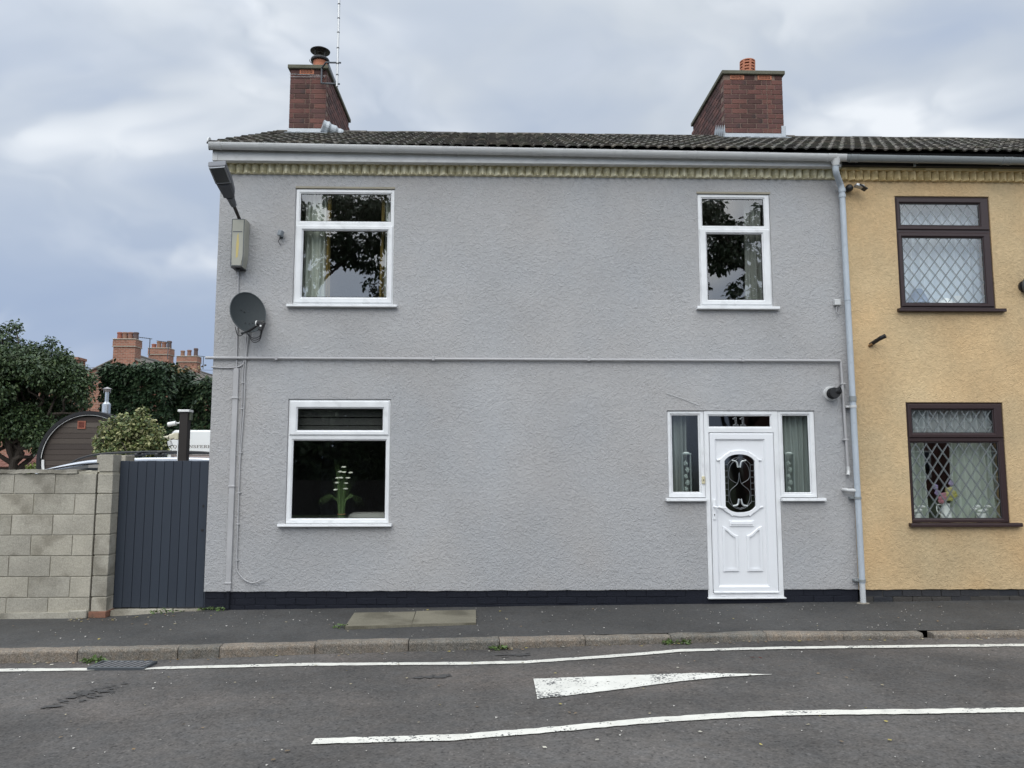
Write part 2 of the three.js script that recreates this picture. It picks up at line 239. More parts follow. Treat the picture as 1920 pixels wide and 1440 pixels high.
{ // dark tyre scuff and patches of new tar: real thin films with ragged outlines
  const blot = (name, cx, cz, rx, rz, seed, n = 40, m = M([0.055, 0.053, 0.052], 0.88, { bumpMap: asphaltBump, bumpScale: 0.004 })) => {
    const r = rngOf(seed), g = []; for (let k = 0; k < n; k++) { const x = cx + (r() - 0.5) * rx * 2, z = cz + (r() - 0.5) * rz * 2 - (x - cx) * 0.55 * rz / rx, a = 0.007 + r() * r() * 0.04, pts = []; for (let i = 0; i < 9; i++) { const t = i / 9 * 6.283, q = a * (0.55 + r() * 0.6); pts.push([x + Math.cos(t) * q * 1.7, -(z + Math.sin(t) * q * 0.7)]); } const s = new THREE.ShapeGeometry(poly(pts)); s.rotateX(-Math.PI / 2); const p = s.attributes.position; for (let i = 0; i < p.count; i++) p.setY(i, roadY(p.getX(i), p.getZ(i)) + 0.0065 + k * 0.00002); s.computeVertexNormals(); g.push(uvm(s)); } mesh(name, g, m, road).userData.label = 'dark tar mark on the road'; };
  blot('tar_mark', -3.02, 2.8, 0.16, 0.22, 5, 80); blot('tar_mark', -0.47, 2.49, 0.14, 0.04, 6, 26); blot('tar_mark', 0.2, 1.82, 0.13, 0.045, 7, 26);
}
const pav = new THREE.Group(); pav.name = 'pavement'; scene.add(pav); structure(pav, 'dark asphalt pavement along the house fronts');
sheet('pavement_surface', axis(-60, 60, 0.2), lin(() => -0.4, (x) => kerbZ(x) - 0.124, 16), (x, z) => pavY(x, z) + 0.01 * (fbm(nA, x * 1.5 + 3, z * 2 + 9, 256, 3) - 0.5), mat.pavement, (x, z) => { const k = 0.72 + 0.6 * fbm(nB, x * 0.7 + 9, z * 1.1 + 2, 256, 4); return [k, k, k * 1.0]; }, pav);
{ // concrete chamber cover let into the pavement
  const quad = (pts, name) => { const r = ext(poly(pts.map(([x, z]) => [x, -z])), 0.05, 0, 0.004); r.rotateX(-Math.PI / 2); const [cx, cz] = pts[0]; r.translate(0, pavY(cx, cz) - 0.031, 0); return mesh(name, uvm(r), mat.slab, cover); };
  const cover = thing('chamber_cover', 'pale concrete two piece chamber cover let into the pavement', 'chamber cover');
  quad([[-1.485, 0.31], [-0.83, 0.265], [-0.8, 0.945], [-1.45, 1.01]], 'cover_slab'); quad([[-0.822, 0.264], [-0.175, 0.21], [-0.16, 0.89], [-0.798, 0.9445]], 'cover_slab');
  mesh('lifting_slot', box(-1.2, -1.135, 0.014, 0.0215, 0.6, 0.68), mat.blackMatt, cover); mesh('lifting_slot', box(-0.53, -0.4, 0.018, 0.027, 0.49, 0.52), mat.blackMatt, cover);
}
const kerb = new THREE.Group(); kerb.name = 'kerb'; scene.add(kerb); structure(kerb, 'worn granite aggregate kerb between pavement and road');
{
  const m = [M([1, 1, 1], 0.9, { map: kerbCol, bumpMap: concBump, bumpScale: 0.004 }), M([0.85, 0.88, 0.9], 0.9, { map: kerbCol, bumpMap: concBump, bumpScale: 0.004 }), M([1.12, 1.08, 1.05], 0.9, { map: kerbCol, bumpMap: concBump, bumpScale: 0.004 })];
  const js = [-9.1, -8.19, -7.28, -6.37, -5.46, -4.57, -3.69, -2.81, -2.45, -1.61, -0.765, 0.07, 0.87, 1.68, 2.6, 3.32, 4.08, 4.17, 5.05, 5.95, 6.86, 7.77, 8.68], r = rngOf(77);
  for (let i = 0; i < js.length - 1; i++) {
    const a = js[i], b = js[i + 1], L = b - a - 0.004, gap = b - a < 0.12; if (gap) continue;
    const s = new THREE.Shape(); s.moveTo(0, -0.16); s.lineTo(0.125, -0.16); s.lineTo(0.128, -0.025); s.quadraticCurveTo(0.124, -0.002, 0.1, 0.002); s.lineTo(0, 0); s.closePath(); // section: z, y
    let g = new THREE.ExtrudeGeometry(s, { depth: L - 0.014, bevelEnabled: true, bevelSize: 0.007, bevelThickness: 0.007, bevelOffset: -0.007, bevelSegments: 2, curveSegments: 5, steps: 8 });
    const p = g.attributes.position; for (let k = 0; k < p.count; k++) { const q = 1 - 0 * k; p.setY(k, p.getY(k) + (fbm(nA, p.getZ(k) * 9 + i * 7, p.getX(k) * 20, 256, 2) - 0.5) * 0.012 * q); p.setX(k, p.getX(k) + (fbm(nB, p.getZ(k) * 9 + i * 5, p.getY(k) * 20 + 9, 256, 2) - 0.5) * 0.014); }
    g.rotateY(-Math.PI / 2); g.scale(-1, 1, 1); { const ix = g.attributes.position; for (let t = 0; t < ix.count; t += 3) { for (const at of [g.attributes.position, g.attributes.normal, g.attributes.uv]) { const n = at.itemSize, A = at.array; for (let q = 0; q < n; q++) { const w = A[(t + 1) * n + q]; A[(t + 1) * n + q] = A[(t + 2) * n + q]; A[(t + 2) * n + q] = w; } } } } // x along the kerb, z outwards
    g = uvm(g.translate(0, 0, -0.0625), r() * 3, r() * 3);
    const o = mesh('kerb_stone', g, m[i % 3], kerb), cx = (a + b) / 2, z0 = kerbZ(a), z1 = kerbZ(b);
    o.position.set(a + 0.006, pavY(cx, kerbZ(cx)) + 0.008 * (cx < 0 ? 1 : 0) + (r() - 0.5) * 0.012, z0 - 0.0625 + (r() - 0.5) * 0.01); o.rotation.y = -Math.atan2(z1 - z0, b - a); o.rotation.z = 0.008 + (r() - 0.5) * 0.008;
  }
  mesh('kerb_bed', box(-9, 9, -0.3, -0.09, 1.36, 1.44), mat.blackMatt, kerb);
}
{ // drain grate
  const t = thing('drain_grate', 'cast iron drain grate in the gutter against the kerb', 'drain grate', [-3.17, roadY(-3.17, 1.93) + 0.028, 1.935]); t.rotation.y = -0.05;
  mesh('grate_frame', ring([-0.25, 0.24, -0.115, 0.115], [-0.225, 0.215, -0.095, 0.095], 0, 0.03, 0.003).rotateX(-Math.PI / 2), mat.steelDark, t);
  for (let k = 0; k < 8; k++) { const o = mesh('grate_bar', cbox(0.02, 0.016, 0.2, 0.003, 0, -0.008, 0), M([0.15, 0.15, 0.155], 0.6), t); o.position.x = -0.195 + k * 0.056; o.rotation.y = -0.35; }
  mesh('grate_pit', box(-0.225, 0.215, -0.027, -0.02, -0.095, 0.095), mat.black, t);
}
{ // far side: pavement and verge across the road
  const o = mesh('pavement', box(-60, 60, -0.4, 0.0, 10.5, 12.6), M([0.075, 0.075, 0.075], 0.9, { bumpMap: asphaltBump, bumpScale: 0.004 })); structure(o, 'pavement on the far side of the road');
  const v = mesh('verge', box(-60, 60, -0.4, 0.02, 12.6, 70), M([0.05, 0.07, 0.03], 1, { bumpMap: concBump, bumpScale: 0.02 })); structure(v, 'grass verge on the far side of the road');
}

// ------------------------------------------------------------------ the two houses
const PW = 4.172; // party line
const grey = thing('terraced_house', 'grey rendered end terrace house with white windows and white door', 'house');
const yel = thing('terraced_house', 'yellow rendered terrace house with brown leaded windows', 'house');
const holes = [[-2.33, -1.165, 3.46, 4.872], [-2.34, -1.168, 0.945, 2.37], [2.437, 3.312, 3.46, 4.85], [2.02, 2.452, 1.23, 2.243], [2.448, 3.322, 0.1, 2.246], [3.318, 3.75, 1.23, 2.246]];
function wallFront(x0, x1, y0, y1, hs, m, parent, door) {
  const r = rngOf(5), pts = []; for (let x = x0; x <= x1 + 1e-6; x += (x1 - x0) / 60) pts.push([x, y0 + (r() - 0.5) * 0.008]);
  let out = pts.map((p) => [...p]);
  if (door) { const [a, b, t] = door; out = [...pts.filter((p) => p[0] < a - 0.01), ...door[3], ...pts.filter((p) => p[0] > b + 0.01)]; }
  const s = poly([...out, [x1, y1], [x0, y1]]); for (const h of hs) s.holes.push(rectShape(...h));
  return mesh('front_wall', new THREE.ExtrudeGeometry(s, { depth: 0.27, bevelEnabled: true, bevelSize: 0.006, bevelOffset: -0.003, bevelThickness: 0.006, bevelSegments: 1 }).translate(0, 0, -0.276), m, parent);
}
// one door and side light opening shaped like a T, cut in from the bottom edge
wallFront(-3.212, PW, 0.212, 5.32, [holes[0], holes[1], holes[2]], mat.grey, grey, [2.02, 3.75, 0, [[2.449, 0.212], [2.449, 1.238], [2.018, 1.238], [2.018, 2.246], [3.75, 2.246], [3.75, 1.238], [3.321, 1.238], [3.321, 0.212]]]);
wallFront(PW + 0.002, 9.0, 0.205, 5.32, [[4.83, 5.984, 3.445, 4.84], [4.83, 5.984, 0.945, 2.348], [7.2, 8.35, 3.445, 4.84], [7.2, 8.35, 0.945, 2.348]], mat.yellow, yel);
const shell = (p, x0, x1, gm, yo) => { // gable or party walls, back wall, floors and ceiling behind the front wall
  const gab = poly([[0.275, 0], [5.0, 0], [5.0, 5.2], [2.65, 6.52], [0.275, 5.28]]); // z back, y
  for (const [x, n, m] of [[x0, yo ? 'party_wall' : 'gable_wall', gm], [x1 - 0.2, yo ? 'gable_wall' : 'party_wall', yo ? gm : mat.inside]]) mesh(n, ext(gab, 0.2, 0).rotateY(Math.PI / 2).translate(x, 0, 0), m, p);
  mesh('back_wall', box(x0 + 0.2, x1 - 0.2, 0, 5.2, -5.0, -4.8), gm, p);
  for (const [n, a, b] of [['ground_floor', 0.0, 0.12], ['upper_floor', 2.55, 2.75], ['ceiling', 5.02, 5.1]]) mesh(n, box(x0 + 0.2, x1 - 0.2, a, b, -4.8, -0.28), n === 'ceiling' ? mat.inside : mat.carpet, p);
};
shell(grey, -3.2, PW, mat.grey, false); shell(yel, PW + 0.002, 9.0, mat.yellow, true);
for (const [p, x] of [[grey, 1.2], [yel, 6.6]]) for (const y of [0.12, 2.75]) mesh('inner_wall', box(x - 0.05, x + 0.05, y, y + 2.27, -4.8, -0.28), mat.inside, p);

// brick plinths: every brick a part of its own
function plinth(parent, x0, x1, top, m, base, seed, skip, rough) {
  const r = rngOf(seed), pl = mesh('plinth', box(x0, x1, -0.25, top - 0.004, -0.27, -0.022), base, parent);
  const vars = [0.225, 0.1125].map((w) => [0, 1, 2].map((i) => { const g = cbox(w - 0.006, 0.0705, 0.05, 0.003); const p = g.attributes.position; for (let k = 0; k < p.count; k++) { const a = p.getX(k), b = p.getY(k), c = p.getZ(k); p.setZ(k, c + (fbm(nA, a * 40 + i * 9, b * 40 + 4, 256, 2) - 0.5) * 0.008); } return uvm(g, i * 0.3, i * 0.7); }));
  for (let c = 0; c < 5; c++) { const y = top - 0.038 - c * 0.075; for (let x = x0 + (c % 2 ? 0.1125 : 0); x < x1 - 0.02; x += 0.225) { const cx = x + 0.1125; if (cx > x1 - 0.1) continue; if (skip && cx > skip[0] && cx < skip[1]) continue; if (y < pavY(cx, 0) - 0.06) continue; const o = mesh('brick', vars[0][Math.floor(r() * 3)], Array.isArray(m) ? m[Math.floor(r() * m.length)] : m, pl); o.position.set(cx, y + (r() - 0.5) * 0.004, -0.04 + (r() - 0.5) * rough); o.rotation.z = (r() - 0.5) * 0.012; } }
}
plinth(grey, -3.205, PW, 0.212, mat.plinth, mat.plinth, 3, [2.36, 3.41], 0.008);
plinth(yel, PW + 0.06, 9, 0.2, [M([0.02, 0.022, 0.028], 0.7, { map: dirt, bumpMap: concBump, bumpScale: 0.004 }), M([0.03, 0.03, 0.034], 0.8, { map: dirt, bumpMap: concBump, bumpScale: 0.004 }), M([0.05, 0.045, 0.04], 0.85, { map: dirt, bumpMap: concBump, bumpScale: 0.004 })], M([0.05, 0.048, 0.045], 0.95, { bumpMap: concBump, bumpScale: 0.006 }), 4, null, 0.012);
mesh('plinth', box(2.4, 3.37, -0.1, 0.118, -0.25, -0.008), mat.plinth, grey);
mesh('plinth', box(2.2, 2.452, -0.1, 0.21, -0.2, -0.016), mat.plinth, grey); mesh('plinth', box(3.318, 3.5, -0.1, 0.21, -0.2, -0.016), mat.plinth, grey);

// dogtooth course under the eaves
function dentils(parent, x0, x1, y, m, seed) {
  const r = rngOf(seed), g = [0, 1, 2].map((i) => { const w = 0.0445, e = ext(poly([[-w, 0], [-w, 0.012], [-0.008 + i * 0.004, 0.056], [0.008 + i * 0.002, 0.055], [w, 0.012], [w, 0]]), 0.112, 0, 0.004); e.rotateX(-Math.PI / 2).scale(1, 1, -1); const p = e.attributes.position; for (let t = 0; t < p.count; t += 3) { const a = [p.getX(t + 1), p.getY(t + 1), p.getZ(t + 1)]; p.setXYZ(t + 1, p.getX(t + 2), p.getY(t + 2), p.getZ(t + 2)); p.setXYZ(t + 2, ...a); } return uvm(e, i * 0.3, i * 0.2); });
  const band = mesh('dentil_course', [box(x0, x1, y - 0.004, y + 0.17, -0.2, 0.008), box(x0, x1, y + 0.112, y + 0.2, -0.2, 0.075)], m, parent);
  for (let x = x0 + 0.047; x < x1; x += 0.0925) { const o = mesh('dentil', g[Math.floor(r() * 3)], m, band); o.position.set(x, y + (r() - 0.5) * 0.005, 0.004 + (r() - 0.5) * 0.007); o.rotation.y = (r() - 0.5) * 0.1; o.rotation.z = (r() - 0.5) * 0.03; }
  return band;
}
dentils(grey, -3.225, PW, 5.035, mat.cream, 8); dentils(yel, PW + 0.005, 7.5, 5.02, mat.creamOchre, 9);
mesh('fascia', [span(-3.255, 4.13, 5.137, 5.3, 0.076, 0.155, 0.004)], mat.pvcOld, grey);
mesh('fascia_joint_cover', span(-3.262, -3.2, 5.135, 5.3, 0.078, 0.16, 0.003), mat.pvcOld, grey);
mesh('fascia', span(4.135, 9, 5.16, 5.28, 0.07, 0.13, 0.004), mat.black, yel);

// gutters
function gutter(parent, x0, x1, y0, y1, m, brackets, unions) {
  const s = new THREE.Shape(), N = 12; for (let i = 0; i <= N; i++) { const a = Math.PI + i / N * Math.PI; const p = [Math.cos(a) * 0.058, Math.sin(a) * 0.066]; i ? s.lineTo(...p) : s.moveTo(...p); } for (let i = N; i >= 0; i--) { const a = Math.PI + i / N * Math.PI; s.lineTo(Math.cos(a) * 0.053, Math.sin(a) * 0.061 + 0.003); } s.closePath();
  const along = (x) => lerp(y0, y1, (x - x0) / (x1 - x0)), L = x1 - x0;
  const prof = (l, k) => new THREE.ExtrudeGeometry(s, { depth: l, bevelEnabled: false }).scale(k, k, 1).rotateY(Math.PI / 2);
  const G = new THREE.Group(); G.name = 'gutter'; parent.add(G);
  const run = mesh('gutter_run', [uvm(prof(L, 1))], m, G); run.position.set(x0, y0, 0.215); run.rotation.z = Math.atan2(y1 - y0, L);
  for (const x of brackets) { const o = mesh('gutter_bracket', [uvm(prof(0.022, 1.07)), box(0, 0.022, -0.085, 0.005, -0.075, -0.055)], m, G); o.position.set(x, along(x), 0.215); }
  for (const x of unions) { const o = mesh('gutter_union', uvm(prof(0.09, 1.06)), m, G); o.position.set(x, along(x), 0.215); const p = mesh('gutter_clip', [uvm(prof(0.016, 1.12))], m, G); p.position.set(x - 0.006, along(x), 0.215); const q = mesh('gutter_clip', [uvm(prof(0.016, 1.12))], m, G); q.position.set(x + 0.08, along(x), 0.215); }
  return G;
}
const gg = gutter(grey, -3.275, 4.15, 5.312, 5.243, mat.pvcOld, [-3.16, -2.25, -1.33, -0.42, 1.4, 2.35, 3.2], [0.48, 3.93]);
{ const o = mesh('gutter_end', uvm(new THREE.CylinderGeometry(0.068, 0.068, 0.012, 20, 1, false, Math.PI / 2, Math.PI).rotateX(Math.PI / 2).rotateY(Math.PI / 2)), mat.pvcOld, gg); o.position.set(-3.277, 5.314, 0.215); }
gutter(yel, 4.155, 9, 5.24, 5.2, mat.gutterGrey, [5.0, 6.9, 7.8], [4.2, 6.02]);

// roofs: every tile a part of the roof
const TH = 26.4 * R;
function tileGeo(v) {
  const W = 0.268, L = 0.41, N = 16, up = (u) => { const k = (u / W * 2) % 1, a = Math.abs(k - 0.5) * 2; return 0.021 * smooth(0.9, 0.5, a); }, rr = rngOf(v + 40), pos = [];
  const tp = (i, s) => { const u = i / N * W * 1.02; return [u, up(Math.min(u, W * 0.999)) + (1 - s) * 0.03 + 0.004, -s * L]; }, bt = (i, s) => { const p = tp(i, s); p[1] -= 0.018; return p; };
  const quad = (a, b, c, d) => pos.push(...a, ...b, ...c, ...a, ...c, ...d);
  for (let i = 0; i < N; i++) { quad(tp(i, 0), tp(i + 1, 0), tp(i + 1, 1), tp(i, 1)); quad(bt(i, 0), bt(i + 1, 0), tp(i + 1, 0), tp(i, 0)); }
  for (let i = 0; i < N; i += 2) quad(bt(i, 1), bt(i + 2, 1), bt(i + 2, 0), bt(i, 0));
  quad(bt(0, 1), bt(0, 0), tp(0, 0), tp(0, 1)); quad(bt(N, 0), bt(N, 1), tp(N, 1), tp(N, 0));
  const g = new THREE.BufferGeometry(); g.setAttribute('position', new THREE.Float32BufferAttribute(pos, 3)); return uvm(g, rr() * 5, rr() * 5);
}
const tileG = [0, 1, 2, 3, 4].map(tileGeo), tileM = [mat.tile, mat.tile, mat.tileB, mat.tileC];
function roof(parent, x0, n, seed) {
  const r = rngOf(seed), rows = 10, gauge = 0.305, LEN = rows * gauge, W = n * 0.268;
  const deck = mesh('roof', [box(0, W, -0.06, -0.012, -LEN, -0.04)], mat.deck, parent); deck.position.set(x0, 5.28, 0.252); deck.rotation.x = TH;
  for (let j = 0; j < rows; j++) for (let i = 0; i < n; i++) { const o = mesh('roof_tile', tileG[Math.floor(r() * 5)], tileM[Math.floor(r() * 4)], deck); o.position.set(i * 0.268, (r() - 0.5) * 0.008, -j * gauge + (r() - 0.5) * 0.012); o.rotation.y = (r() - 0.5) * 0.025; o.rotation.z = (r() - 0.5) * 0.02; o.rotation.x = (r() - 0.5) * 0.015; }
  const rg = uvm(new THREE.CylinderGeometry(0.13, 0.125, 0.455, 14, 1, false, 0, Math.PI).rotateX(Math.PI / 2).rotateZ(Math.PI / 2).rotateY(Math.PI / 2));
  const cy = new THREE.CylinderGeometry(0.125, 0.13, 0.455, 14, 1, false, -Math.PI / 2, Math.PI); cy.rotateZ(Math.PI / 2); cy.rotateX(0);
  const half = (() => { const s = new THREE.Shape(); s.absarc(0, 0, 0.125, 0, Math.PI, false); s.absarc(0, 0, 0.107, Math.PI, 0, true); return uvm(new THREE.ExtrudeGeometry(s, { depth: 0.45, bevelEnabled: false, curveSegments: 10 }).rotateY(Math.PI / 2)); })();
  for (let x = 0; x < W - 0.1; x += 0.456) { const o = mesh('ridge_tile', half, tileM[Math.floor(r() * 4)], deck); o.position.set(x, -0.075 + (r() - 0.5) * 0.01, -LEN - 0.03); o.rotation.x = -TH; o.rotation.z = (r() - 0.5) * 0.01; }
  const back = mesh('back_slope', box(0, W, -0.1, 0.0, 0, LEN), mat.tileC, parent); back.position.set(x0, 5.28 + LEN * Math.sin(TH), 0.252 - LEN * Math.cos(TH)); back.rotation.order = 'YXZ'; back.rotation.x = -TH; back.scale.z = -1;
  return deck;
}
roof(grey, -3.295, 28, 21); roof(yel, -3.295 + 28 * 0.268 + 0.003, 17, 22);

// chimneys
const brickM = [[0.142, 0.057, 0.046], [0.122, 0.052, 0.045], [0.158, 0.066, 0.052], [0.108, 0.05, 0.044]].map((c) => M(c, 0.85, { map: brickCol, bumpMap: concBump, bumpScale: 0.003 }));
const brickDark = M([0.085, 0.04, 0.034], 0.9, { map: brickCol, bumpMap: concBump, bumpScale: 0.003 });
function brickBox(w, v) { return cbox(w - 0.011, 0.064, 0.05, 0.003, 0, 0, 0); }
const bg = [0.225, 0.1125, 0.17, 0.07].map((w) => [0, 1, 2].map((i) => uvm(cbox(w - 0.009, 0.066, 0.05, 0.003), i * 0.41, i * 0.29)));
const place = (parent, w, r, m, set) => { const b = bg[[0.225, 0.1125, 0.17, 0.07].indexOf(w)][Math.floor(r() * 3)]; const o = mesh('brick', b, m, parent); set(o); return o; };
function chimney(parent, x0, x1, z0, z1, courses, pattern, seed, capM, airs, sootX, sides) {
  const r = rngOf(seed), y1 = 7.41, yb = y1 - courses * 0.075 - 0.3, W = x1 - x0;
  const c = mesh('chimney', box(x0 + 0.006, x1 - 0.006, yb, y1, z1 + 0.006, z0 - 0.006), mat.mortar, parent);
  for (let k = 0; k < courses; k++) {
    const y = y1 - 0.0375 - k * 0.075; let x = x0; const row = pattern(k, W), fit = W / row.reduce((a, b) => a + b, 0);
    for (const w of row) { const cx = x + w * fit / 2; x += w * fit; if (k === 0 && airs.some((a) => Math.abs(cx - a) < 0.1)) continue; const m = Math.abs(cx - sootX) < 0.09 && r() < 0.75 || (k === 0 && r() < 0.8) ? brickDark : brickM[Math.floor(r() * 4)]; place(c, w, r, m, (o) => { o.scale.x = fit; o.position.set(cx, y, z0 - 0.026 + r() * 0.003); o.rotation.z = (r() - 0.5) * 0.006; }); }
    for (const [s, X] of sides) for (let z = z0 - 0.055 - (k % 2 ? 0 : 0.11), q = 0; z > z1 + 0.1; z -= 0.225, q++) { if (y < 5.34 + (0.17 - (z - 0.1)) * 0.495 - 0.06 && z - 0.1 > -2.6) continue; place(c, 0.225, r, r() < 0.3 ? brickDark : brickM[Math.floor(r() * 4)], (o) => { o.position.set(X - s * 0.026 + s * r() * 0.003, y, z - 0.1125); o.rotation.y = Math.PI / 2; }); }
  }
  mesh('cap_slab', span(x0 - 0.03, x1 + 0.03, 7.412, 7.47, z1 - 0.03, z0 + 0.035, 0.006), capM, c);
  for (const a of airs) { const o = mesh('air_brick', [ring([-0.105, 0.105, -0.033, 0.033], Array.from({ length: 16 }, (_, i) => { const u = i % 8, v = Math.floor(i / 8); return [-0.085 + u * 0.0215, -0.085 + u * 0.0215 + 0.014, v ? 0.003 : -0.021, v ? 0.021 : -0.003]; }), 0, 0.03, 0.0015), box(-0.1, 0.1, -0.03, 0.03, -0.031, -0.027)], mat.terracotta, c); o.position.set(a, 7.372, z0 + 0.004); }
  return c;
}
const patL = (k) => k % 2 ? [0.07, 0.225, 0.07, 0.17] : [0.225, 0.07, 0.225];
const chL = chimney(grey, -2.99, -2.455, -2.0, -3.75, 14, patL, 31, mat.capstone, [-2.745], -2.75, [[-1, -2.99], [1, -2.455]]);
const chR = chimney(grey, 3.43, 4.318, -2.0, -3.75, 14, (k) => k % 2 ? [0.1125, 0.225, 0.225, 0.07, 0.07, 0.17] : [0.225, 0.225, 0.17, 0.1125, 0.1125], 32, mat.capstone, [3.637, 4.05], 3.84, [[-1, 3.43], [1, 4.318]]);
{ // pots
  const lathe = (pts, n = 24) => uvm(new THREE.LatheGeometry(pts.map((p) => new THREE.Vector2(...p)), n));
  const pot = mesh('chimney_pot', lathe([[0.1, 0], [0.1, 0.12], [0.105, 0.14], [0.102, 0.17], [0.088, 0.175], [0.085, 0.0]]), mat.terracotta, chL); pot.position.set(-2.6, 7.468, -2.2);
  const ringM = mesh('cowl_collar', lathe([[0.09, 0.0], [0.135, 0.0], [0.14, 0.02], [0.13, 0.04], [0.09, 0.045]]), mat.black, chL); ringM.position.set(-2.603, 7.64, -2.2);
  const cw = mesh('cowl', [...[0, 1, 2, 3].map((k) => { const a = k * Math.PI / 2 + 0.6; return rod([Math.cos(a) * 0.1, 0, Math.sin(a) * 0.1], [Math.cos(a) * 0.1, 0.14, Math.sin(a) * 0.1], 0.006); }), lathe([[0.0, 0.13], [0.05, 0.115], [0.145, 0.125], [0.148, 0.135], [0.1, 0.165], [0.0, 0.185]])], mat.black, chL); cw.position.set(-2.605, 7.67, -2.2);
  mesh('strap', tube([[-2.69, 7.56, -2.13], [-2.735, 7.6, -2.12], [-2.74, 7.63, -2.12]], 0.005, 8), mat.black, chL);
  // gas terminal with slots
  const gm = [], RR = 0.115; for (let row = 0; row < 5; row++) { const y = 0.012 + row * 0.048; gm.push(lathe([[RR - 0.014, y], [RR, y], [RR, y + 0.024], [RR - 0.014, y + 0.024], [RR - 0.014, y]])); for (let k = 0; k < 7; k++) { const a = k / 7 * 6.283 + row * 0.02; const b = box(-0.016, 0.016, y + 0.02, y + 0.052, -0.007, 0.006); b.translate(0, 0, RR - 0.007).rotateY(a); gm.push(b); } }
  gm.push(lathe([[0, 0.275], [RR - 0.02, 0.27], [RR, 0.26], [RR, 0.245], [RR - 0.014, 0.245]])); gm.push(lathe([[0.06, 0], [0.07, 0.2], [0.05, 0.2], [0.05, 0]]));
  const gt = mesh('chimney_pot', gm, mat.terracotta, chR); gt.position.set(3.862, 7.468, -2.2); gt.rotation.z = -0.03;
}
{ // lead flashing, part of each chimney
  const fl = (c, x0, x1) => mesh('flashing', [span(x0 - 0.012, x1 + 0.012, 6.405, 6.50, -2.0, -1.985, 0.003), (() => { const g = box(x0 - 0.02, x1 + 0.05, -0.006, 0.006, -0.1, 0.13); return g.rotateX(TH).translate(0, 6.44, -1.98); })()], mat.lead, c);
  fl(chL, -2.99, -2.455); fl(chR, 3.43, 4.318);
  const roll = (() => { const g = new THREE.CylinderGeometry(0.075, 0.1, 0.3, 20, 8, false, 0, Math.PI * 2); const p = g.attributes.position; for (let i = 0; i < p.count; i++) { const y = p.getY(i); p.setX(i, p.getX(i) * (1 + 0.12 * Math.sin(y * 60))); p.setZ(i, p.getZ(i) * (1 + 0.12 * Math.sin(y * 60))); } return uvm(g.rotateZ(-Math.PI / 2 - 0.25).rotateY(0.5)); })();
  const o = mesh('flashing', roll, mat.lead, chL); o.position.set(-2.37, 6.5, -2.05);
  for (let k = 0; k < 5; k++) { const g = ext(poly([[-0.075, 0], [0.075, 0], [0.05, 0.1], [-0.03, 0.17]]), 0.006, 0); const q = mesh('flashing', g, mat.lead, chR); q.position.set(3.425, 6.47 + k * 0.045, -2.06 - k * 0.1); q.rotation.y = Math.PI / 2; q.rotation.z = 0.1; }
  const e = mesh('flashing', span(4.27, 4.335, 6.42, 6.62, -2.02, -1.982, 0.004), mat.lead, chR);
}

